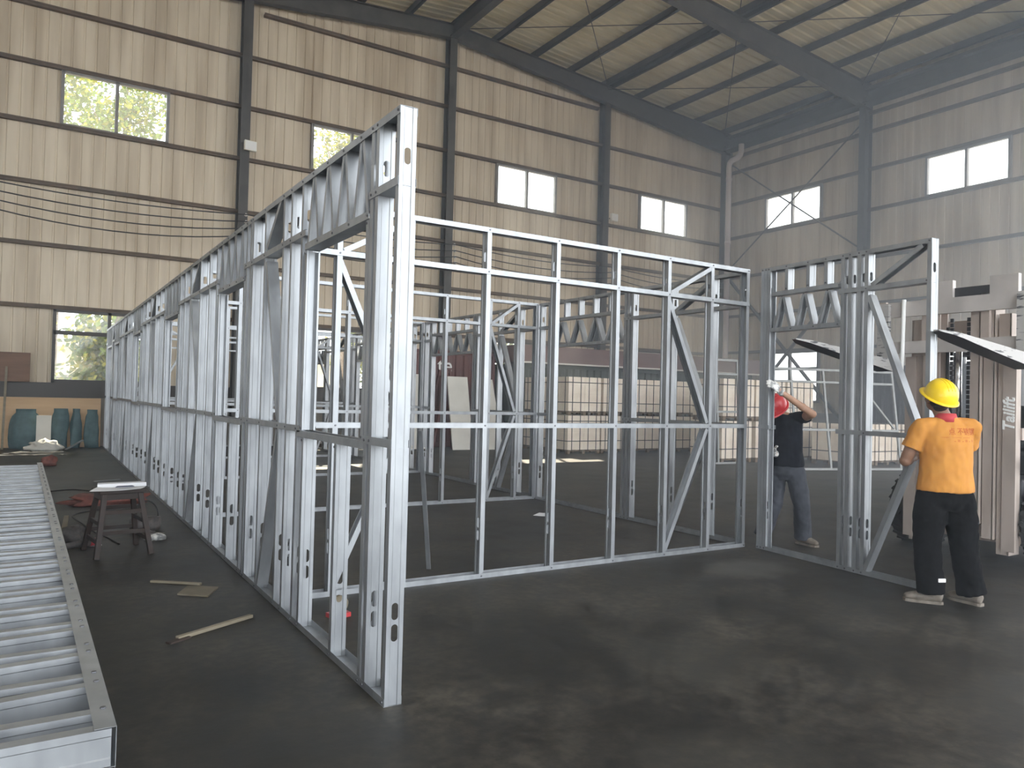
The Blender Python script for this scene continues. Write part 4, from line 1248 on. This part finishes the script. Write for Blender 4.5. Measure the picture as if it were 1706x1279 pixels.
# ------------------------------------------------------------------ the two men
def remesh(o, vox, smooth=4, keep_mat=None):
    md = o.modifiers.new('r', 'REMESH'); md.mode = 'VOXEL'; md.voxel_size = vox
    bpy.context.view_layer.update()
    me = bpy.data.meshes.new_from_object(o.evaluated_get(bpy.context.evaluated_depsgraph_get()))
    o.modifiers.clear()
    bm = bmesh.new(); bm.from_mesh(me)
    for _ in range(smooth): bmesh.ops.smooth_vert(bm, verts=bm.verts, factor=0.5, use_axis_x=True, use_axis_y=True, use_axis_z=True)
    bm.to_mesh(me); bm.free()
    me.polygons.foreach_set('use_smooth', [True] * len(me.polygons))
    me.materials.clear()
    if keep_mat: me.materials.append(M[keep_mat])
    o.data = me
    return o
def V(*a): return Vector(a)
def limb(mb, pts, rad, seg=14):
    # smooth tapering limb with rounded ends
    P_ = [Vector(p) for p in pts]
    out, ro = [], []
    n = len(P_)
    for i in range(n - 1):
        for k in range(5):
            t = k / 5
            out.append(P_[i].lerp(P_[i + 1], t)); ro.append(rad[i] + (rad[i + 1] - rad[i]) * t)
    out.append(P_[-1]); ro.append(rad[-1])
    mb.tube(out, ro, seg)
    mb.ball(P_[0], rad[0]); mb.ball(P_[-1], rad[-1])
    for i in range(1, n - 1): mb.ball(P_[i], rad[i] * 1.0)
def hand(mb, wrist, d, nrm, thumb, curl=0.5, k=1.0, grow=0.0):
    """palm, four fingers of unequal length that curl towards nrm, and a thumb leaving the side of the palm"""
    d, nrm = Vector(d).normalized(), Vector(nrm)
    nrm = (nrm - d * nrm.dot(d)).normalized()
    sd = Vector(thumb); sd = (sd - d * sd.dot(d) - nrm * sd.dot(nrm)).normalized()
    w = Vector(wrist)
    mb.loft([(w - d * 0.02, 0.026 + grow, 0.019 + grow, sd), (w + d * 0.01, 0.028 + grow, 0.018 + grow, sd), (w + d * 0.045, 0.038 + grow, 0.016 + grow, sd), (w + d * 0.085, 0.041 + grow, 0.014 + grow, sd), (w + d * 0.098, 0.036 + grow, 0.010 + grow, sd)], 14)
    for i, (off, L) in enumerate(((0.030, 0.072), (0.010, 0.082), (-0.011, 0.076), (-0.031, 0.060))):
        p = w + d * (0.088 - 0.006 * abs(i - 1)) + sd * off
        dd = (d + sd * (off * 1.6)).normalized()
        pts = [p - d * 0.02, p]
        ang_ = 0.0
        for j, fr in enumerate((0.45, 0.32, 0.23)):
            ang_ += curl * (0.5, 0.75, 0.55)[j] * (1.0 + 0.12 * (i - 1))
            v = dd * math.cos(ang_) + nrm * math.sin(ang_)
            pts.append(pts[-1] + v * L * fr * k)
        limb(mb, pts, [0.010 + grow, 0.0098 + grow, 0.0092 + grow, 0.0085 + grow, 0.0072 + grow], 10)
    p = w + d * 0.022 + sd * 0.026
    t1 = p + (d * 0.55 + sd * 0.75 + nrm * 0.25).normalized() * 0.040
    t2 = t1 + (d * 0.85 + sd * 0.35 + nrm * (0.3 + 0.3 * curl)).normalized() * 0.032
    t3 = t2 + (d * 0.9 + sd * 0.05 + nrm * (0.4 + 0.4 * curl)).normalized() * 0.024
    limb(mb, [w + d * 0.01 + sd * 0.012, p, t1, t2, t3], [0.014 + grow, 0.014 + grow, 0.0115 + grow, 0.0105 + grow, 0.008 + grow], 10)
def head_shape(mb, c, f, up):
    f, up = Vector(f).normalized(), Vector(up)
    up = (up - f * up.dot(f)).normalized()
    l = up.cross(f)
    mx = Matrix((l, f, up)).transposed()
    def B(off, r): mb.ball(c + mx @ Vector(off), r, mx, 16, 10)
    B((0, -0.012, 0.030), (0.076, 0.096, 0.088)); B((0, 0.022, -0.030), (0.062, 0.066, 0.078)); B((0, 0.048, -0.078), (0.036, 0.034, 0.030))
    B((0, 0.088, -0.012), (0.013, 0.016, 0.026)); B((0, 0.098, -0.026), (0.017, 0.013, 0.012))
    B((0, 0.080, -0.057), (0.024, 0.010, 0.008)); B((0, 0.078, -0.069), (0.020, 0.010, 0.008))
    for s_ in (-1, 1):
        B((s_ * 0.078, -0.008, -0.008), (0.010, 0.020, 0.032)); B((s_ * 0.034, 0.066, 0.022), (0.026, 0.016, 0.010)); B((s_ * 0.044, 0.056, -0.030), (0.024, 0.022, 0.020))
    return mx
def helmet(parent, c, f, up, matn, s_=1.0):
    f, up = Vector(f).normalized(), Vector(up)
    up = (up - f * up.dot(f)).normalized()
    mx = Matrix((up.cross(f), f, up)).transposed().to_4x4(); mx.translation = c
    mb = MB().use(matn)
    prof = [(0.142, 0.0), (0.140, 0.02), (0.136, 0.05), (0.124, 0.085), (0.100, 0.118), (0.066, 0.140), (0.03, 0.150), (0.0, 0.152)]
    prof = [(r * s_, z * s_) for r, z in prof]
    mb.lathe(prof + [(0.0, 0.147 * s_)] + [(r - 0.004, z - 0.003) for r, z in prof[::-1][1:]], mx @ Matrix.Diagonal((0.90, 1.06, 1, 1)), 32)
    o = mb.build('hard_hat', parent, True)
    # brim, longer over the face
    mb = MB().use(matn)
    n, vs, fs = 40, [], []
    for k in range(n):
        th = 2 * math.pi * k / n
        fr = max(0.0, math.sin(th))
        for r, z in ((0.139, 0.006), (0.150 + 0.012 + 0.030 * fr ** 2, -0.006 - 0.006 * fr), (0.150 + 0.012 + 0.030 * fr ** 2, -0.011 - 0.006 * fr), (0.137, -0.002)):
            vs.append(mx @ Vector((r * s_ * math.cos(th) * 0.90, r * s_ * math.sin(th) * 1.06, z * s_)))
    for k in range(n):
        a, b = 4 * k, 4 * ((k + 1) % n)
        for i in range(4):
            j = (i + 1) % 4
            fs.append((a + i, b + i, b + j, a + j))
    mb.add(vs, fs).build('brim', o, True)
    # raised ridges over the crown
    for xo in (-0.028, 0.0, 0.028):
        pts = []
        for k in range(13):
            t = -0.85 + 1.7 * k / 12
            pts.append(mx @ Vector((xo * s_, 1.06 * s_ * 0.139 * math.sin(t) * 0.98, s_ * (0.005 + 0.147 * math.cos(t) ** 0.8 - abs(xo) * 0.12))))
        MB().use(matn).tube(pts, 0.007 if xo == 0 else 0.005, 8).build('ridge', o, True)
    return o
def shoe(parent, ankle, toe, matn, sole='shoe_pale'):
    ankle, toe = Vector(ankle), Vector(toe).normalized()
    side = Vector((0, 0, 1)).cross(toe)
    g = Vector((ankle.x, ankle.y, 0))
    mb = MB().use(matn)
    mb.loft([(g - toe * 0.085 + V(0, 0, 0.055), 0.022, 0.030, side), (g - toe * 0.07 + V(0, 0, 0.058), 0.036, 0.045, side), (g - toe * 0.01 + V(0, 0, 0.064), 0.042, 0.052, side), (g + toe * 0.06 + V(0, 0, 0.056), 0.045, 0.044, side),
             (g + toe * 0.13 + V(0, 0, 0.045), 0.048, 0.033, side), (g + toe * 0.175 + V(0, 0, 0.038), 0.036, 0.024, side), (g + toe * 0.19 + V(0, 0, 0.034), 0.018, 0.014, side)], 18)
    mb.loft([(g + V(0, 0, 0.07), 0.044, 0.05, toe), (g + V(0, 0, 0.115), 0.042, 0.048, toe)], 16)
    o = mb.build('shoe', parent, True); o.data.name = 'shoe'
    remesh(o, 0.007, 3, matn)
    mb = MB().use(sole)
    vs = []
    out = [(-0.088, 0.024), (-0.07, 0.038), (-0.01, 0.042), (0.07, 0.047), (0.13, 0.050), (0.18, 0.038), (0.197, 0.016)]
    ring = [(a, w) for a, w in out] + [(a, -w) for a, w in out[::-1]]
    for z in (0.0, 0.022):
        for a, w in ring: vs.append(g + toe * a + side * w + V(0, 0, z))
    n = len(ring)
    fs = [tuple(range(n))[::-1], tuple(range(n, 2 * n))] + [(i, (i + 1) % n, n + (i + 1) % n, n + i) for i in range(n)]
    mb.add(vs, fs).build('sole', o)
def wrinkle(o, amp, fx=(18, 18, 7), seed=0.0):
    for v in o.data.vertices:
        p = v.co
        n_ = noise.noise(V(p.x * fx[0] + seed, p.y * fx[1], p.z * fx[2])) + 0.5 * noise.noise(V(p.x * fx[0] * 2.3, p.y * fx[1] * 2.3 + seed, p.z * fx[2] * 2.6))
        v.co = p + v.normal * (amp * n_)
    o.data.update()
def man(label, org, J, f, l, hf, hup, skin, shirt, trou, hat, sh_mat, sleeve, build, glove=None, loose=1.0):
    e = thing('person', label, 'person', org)
    inv = Vector(org)
    J = {k: Vector(v) - inv for k, v in J.items()}
    f, l = Vector(f).normalized(), Vector(l).normalized()
    bw = build
    # --- one continuous body
    mb = MB()
    pel, chest, neck = J['pelvis'], J['chest'], J['neck']
    mb.loft([(pel - V(0, 0, 0.09), 0.10 * bw, 0.09 * bw, l), (pel, 0.160 * bw, 0.11 * bw, l), (pel.lerp(chest, 0.45), 0.150 * bw, 0.105 * bw, l), (chest, 0.165 * bw, 0.11 * bw, l), (chest.lerp(neck, 0.55), 0.165 * bw, 0.085 * bw, l), (chest.lerp(neck, 0.88), 0.09, 0.065, l), (neck, 0.058, 0.058, l)], 20)
    limb(mb, [neck - V(0, 0, 0.04), J['head'] - Vector(hup) * 0.03], [0.060, 0.055])
    mxh = head_shape(mb, J['head'], hf, hup)
    for S in 'LR':
        limb(mb, [J['sh' + S], J['el' + S], J['wr' + S]], [0.055 * bw, 0.043 * bw, 0.028])
        fm = J['el' + S].lerp(J['wr' + S], 0.3)
        mb.ball(fm, 0.043 * bw)
        limb(mb, [J['hip' + S], J['kn' + S], J['an' + S]], [0.085 * bw, 0.058, 0.040])
        mb.ball(J['kn' + S].lerp(J['an' + S], 0.3), 0.058)
        d, nn, th, cu = J_h[S]
        hand(mb, J['wr' + S], d, nn, th, cu)
        toe = Vector(J_t[S]); a = J['an' + S]
        mb.loft([(V(a.x, a.y, 0.05) - toe * 0.05, 0.03, 0.03, V(0, 0, 1).cross(toe)), (V(a.x, a.y, 0.05) + toe * 0.05, 0.036, 0.032, V(0, 0, 1).cross(toe)), (V(a.x, a.y, 0.04) + toe * 0.15, 0.03, 0.018, V(0, 0, 1).cross(toe))], 12)
    body = mb.build('body', e)
    remesh(body, 0.0055, 3, skin)
    for s_ in (-1, 1):
        MB().use('eye_dark').ball(J['head'] + mxh @ V(s_ * 0.032, 0.080, 0.004), (0.012, 0.008, 0.007), mxh, 10, 6).build('eye', e, True)
    hb = MB().use('hair'); hb.ball(J['head'] + mxh @ V(0, -0.022, 0.022), (0.081, 0.092, 0.090), mxh, 20, 12)
    hb.ball(J['head'] + mxh @ V(0, -0.055, -0.030), (0.060, 0.045, 0.045), mxh, 16, 10)
    o = hb.build('hair', e, True)
    # --- shirt
    mb = MB()
    hem, up = J['hem'], (neck - pel).normalized()
    mb.loft([(hem - V(0, 0, 0.0), 0.200 * bw, 0.150 * bw, l), (hem + V(0, 0, 0.03), 0.203 * bw, 0.153 * bw, l), (hem.lerp(chest, 0.4), 0.186 * bw, 0.146 * bw, l), (chest, 0.190 * bw, 0.136 * bw, l), (chest.lerp(neck, 0.45), 0.190 * bw, 0.112 * bw, l), (chest.lerp(neck, 0.75), 0.135 * bw, 0.085 * bw, l), (chest.lerp(neck, 0.97), 0.075, 0.070, l)], 26)
    for S in 'LR':
        sh, el = J['sh' + S], J['el' + S]
        en = sh.lerp(el, sleeve)
        limb(mb, [sh + (J['neck'] - sh) * 0.55 - V(0, 0, 0.035), sh, sh.lerp(en, 0.5)], [0.062 * bw, 0.066 * bw, 0.070 * bw])
        mb.tube([sh, sh.lerp(en, 0.5), en], [0.066 * bw, 0.070 * bw, 0.077 * bw], 18)
    o = mb.build('shirt', e)
    remesh(o, 0.008, 3, shirt); wrinkle(o, 0.009 * loose, (10, 10, 6), 3.1)
    shirt_o = o
    # --- trousers
    mb = MB()
    w0 = J['hem'] + V(0, 0, 0.06)
    mb.loft([(w0, 0.176 * bw, 0.135 * bw, l), (pel, 0.186 * bw, 0.142 * bw, l), (pel - V(0, 0, 0.10), 0.180 * bw, 0.135 * bw, l), (pel - V(0, 0, 0.16), 0.12 * bw, 0.105 * bw, l)], 24)
    for S in 'LR':
        hp, kn, an = J['hip' + S], J['kn' + S], J['an' + S]
        low = V(an.x, an.y, 0.075)
        rings = [hp, hp.lerp(kn, 0.5), kn, kn.lerp(low, 0.5), low]
        rr = [0.108 * bw, 0.104 * bw * loose, 0.092 * loose, 0.090 * loose, 0.094 * loose]
        limb(mb, rings[:-1], rr[:-1], 18)
        mb.tube(rings[-2:], rr[-2:], 18)
    o = mb.build('trousers', e)
    remesh(o, 0.009, 3, trou); wrinkle(o, 0.009 * loose, (12, 12, 9), 7.7)
    for S in 'LR':
        shoe(e, J['an' + S], Vector(J_t[S]), sh_mat)
        if glove:
            mb = MB(); d, nn, th, cu = J_h[S]
            hand(mb, J['wr' + S], d, nn, th, cu, 1.03, 0.0035)
            dd = Vector(d).normalized(); w = J['wr' + S]
            mb.tube([w - dd * 0.055, w - dd * 0.03, w], [0.038, 0.036, 0.032], 16)
            o = mb.build('glove', e); remesh(o, 0.0045, 2, glove)
    hh = helmet(e, J['head'] + mxh @ V(0, -0.012, 0.035), hf, hup, hat, 0.94)
    return e, shirt_o, J
# man in the orange shirt, seen from behind, steadying the end stud
f = V(0.60, 0.80, 0); l = V(-0.80, 0.60, 0)
c0 = V(6.19, 3.33, 0)
J = {'pelvis': c0 + V(0, 0, 0.90), 'hem': c0 + V(0, 0, 0.885), 'chest': c0 + V(0, 0, 1.26), 'neck': c0 + f * 0.01 + V(0, 0, 1.485), 'head': c0 + f * 0.03 + l * 0.055 + V(0, 0, 1.615),
     'shL': c0 + l * 0.195 + V(0, 0, 1.395), 'shR': c0 - l * 0.195 + V(0, 0, 1.40), 'elL': c0 + l * 0.285 + f * 0.06 + V(0, 0, 1.115), 'wrL': c0 + l * 0.13 + f * 0.27 + V(0, 0, 1.13),
     'elR': c0 - l * 0.22 + f * 0.15 + V(0, 0, 1.15), 'wrR': c0 - l * 0.20 + f * 0.34 + V(0, 0, 1.20),
     'hipL': c0 + l * 0.105 + V(0, 0, 0.84), 'hipR': c0 - l * 0.105 + V(0, 0, 0.84), 'knL': c0 + l * 0.125 + f * 0.02 + V(0, 0, 0.47), 'knR': c0 - l * 0.155 + f * 0.02 + V(0, 0, 0.47),
     'anL': V(6.085, 3.375, 0.085), 'anR': V(6.365, 3.205, 0.085)}
J_t = {'L': V(-0.55, 0.84, 0).normalized(), 'R': V(0.1, 0.99, 0).normalized()}
J_h = {'L': ((0.85, 0.5, 0.05), (0.2, -0.5, 0.3), (0, 0, 1), 0.9), 'R': ((-0.3, 0.95, 0.1), (-1, -0.2, 0), (0, 0, 1), 0.9)}
yel, shirt_o, JJ = man('person in orange shirt and yellow hard hat, seen from behind, steadying the wall frame', (6.19, 3.33, 0), J, f, l, (0.40, 0.78, 0.47), (-0.15, -0.42, 0.88), 'skin_dark', 'shirt_orange', 'trousers_black', 'helmet_yellow', 'shoe_pale', 0.62, 1.06, None, 1.12)
nk = JJ['neck']
mb = MB().use('collar_red')
mb.loft([(nk + V(0, 0, -0.045), 0.098, 0.090, l), (nk + V(0, 0, -0.01), 0.082, 0.078, l), (nk + V(0, 0, 0.022), 0.073, 0.071, l), (nk + V(0, 0, 0.024), 0.066, 0.064, l), (nk + V(0, 0, -0.03), 0.070, 0.066, l)], 28)
mb.build('collar', yel, True)
# printed lettering on the back of the shirt, wrapped onto the cloth
bvh = BVHTree.FromPolygons([v.co.copy() for v in shirt_o.data.vertices], [tuple(p.vertices) for p in shirt_o.data.polygons])
def print_on(txt, size, cu_, cz, parent, shear=0.0, width=None, bold=0.0):
    me = text_mesh(txt, size, bold, shear, 0.0)
    xs = [v.co.x for v in me.vertices]
    sc_ = (width / (max(xs) - min(xs))) if width else 1.0
    bm = bmesh.new(); bm.from_mesh(me)
    bmesh.ops.triangulate(bm, faces=bm.faces)
    for v in bm.verts:
        # text runs left to right as seen from behind: towards -l
        p = V(0, 0, cz + v.co.y) - l * (cu_ + v.co.x * sc_) - f * 0.6
        hit, nn, idx, dd = bvh.ray_cast(p, f)
        v.co = (hit - f * 0.002) if hit else (p + f * 0.45)
    bm.to_mesh(me); bm.free()
    me.materials.clear(); me.materials.append(M['print_red'])
    o = bpy.data.objects.new('printed_lettering', me); COL.objects.link(o); o.parent = parent
    return o
print_on('点 不锈钢', 0.060, 0.075, 1.365, yel, 0.0, 0.21)
print_on('——————', 0.03, 0.04, 1.322, yel, 0.0, 0.26)
print_on('- = - = - =', 0.045, 0.085, 1.295, yel, 0.0, 0.17)
MB().use('white_paint').box((-0.03, -0.004, -0.014), (0.03, 0.004, 0.014), Matrix.Translation((JJ['anL'].x - 0.02, JJ['anL'].y - 0.098, 0.20)) @ Matrix.Rotation(-0.45, 4, 'Z')).build('trouser_label', yel)
# man in the black shirt, leaning into the door stud with one arm raised
f = V(-0.93, -0.36, 0).normalized(); l = V(0.36, -0.93, 0).normalized()
c0 = V(7.05, 5.545, 0)
J = {'pelvis': c0 + V(0.01, 0, 0.88), 'hem': c0 + V(0.01, 0, 0.865), 'chest': c0 + f * 0.02 + V(0, 0, 1.24), 'neck': c0 + f * 0.06 - l * 0.01 + V(0, 0, 1.45), 'head': V(6.92, 5.59, 1.485),
     'shL': c0 + l * 0.20 + f * 0.02 + V(0, 0, 1.415), 'shR': c0 - l * 0.19 + f * 0.04 + V(0, 0, 1.36), 'elL': V(6.99, 5.16, 1.45), 'wrL': V(6.655, 5.325, 1.69),
     'elR': V(7.0, 5.75, 1.11), 'wrR': V(6.86, 5.53, 1.01),
     'hipL': c0 + l * 0.10 + V(0.01, 0, 0.82), 'hipR': c0 - l * 0.10 + V(0.01, 0, 0.82), 'knL': V(7.16, 5.40, 0.46), 'knR': V(6.98, 5.62, 0.46),
     'anL': V(7.27, 5.46, 0.085), 'anR': V(6.90, 5.72, 0.085)}
J_t = {'L': V(0.0, -1.0, 0).normalized(), 'R': V(-0.8, -0.6, 0).normalized()}
J_h = {'L': ((-0.82, 0.18, 0.58), (0.0, 0.85, -0.2), (0.5, 0.3, 0.8), 0.35), 'R': ((-0.85, -0.45, 0.15), (0.3, -0.9, 0), (0, 0, 1), 0.5)}
red, so_, JJ = man('person in black shirt and red hard hat, one gloved hand raised against the door stud', (7.09, 5.52, 0), J, f, l, (-0.78, 0.15, -0.62), (-0.5, -0.3, 0.8), 'skin', 'shirt_black', 'trousers_grey', 'helmet_red', 'shoe_pale', 0.25, 1.0, 'glove', 1.0)

# ------------------------------------------------------------------ haze volume added in place of veiling lens glare
hm = bpy.data.materials.new('haze')
hm.use_nodes = True
nt = hm.node_tree
nt.nodes.remove(nt.nodes['Principled BSDF'])
vs_ = nt.nodes.new('ShaderNodeVolumeScatter')
vs_.inputs['Anisotropy'].default_value = 0.1
vs_.inputs['Color'].default_value = (0.84, 0.92, 1.0, 1)
tc_ = nt.nodes.new('ShaderNodeTexCoord')
sp_ = nt.nodes.new('ShaderNodeSeparateXYZ')
mr_ = nt.nodes.new('ShaderNodeMapRange')          # denser towards the far side wall, to lift it as glare would
mr_.interpolation_type = 'SMOOTHSTEP'
mr_.inputs['From Min'].default_value = 4.0
mr_.inputs['From Max'].default_value = 24.0
mr_.inputs['To Min'].default_value = 0.004
mr_.inputs['To Max'].default_value = 0.045
nt.links.new(tc_.outputs['Object'], sp_.inputs[0])
nt.links.new(sp_.outputs['X'], mr_.inputs['Value'])
nt.links.new(mr_.outputs['Result'], vs_.inputs['Density'])
nt.links.new(vs_.outputs[0], nt.nodes['Material Output'].inputs['Volume'])
M['haze'] = hm
hz = MB().use('haze')
hz.box((XL - 1.0, YF - 1.0, -0.205), (XR + 1.2, YB + 0.36, 14.6))
tag(hz.build('haze'), 'thin haze added through the whole hall in place of lens glare', 'haze', None, 'stuff')
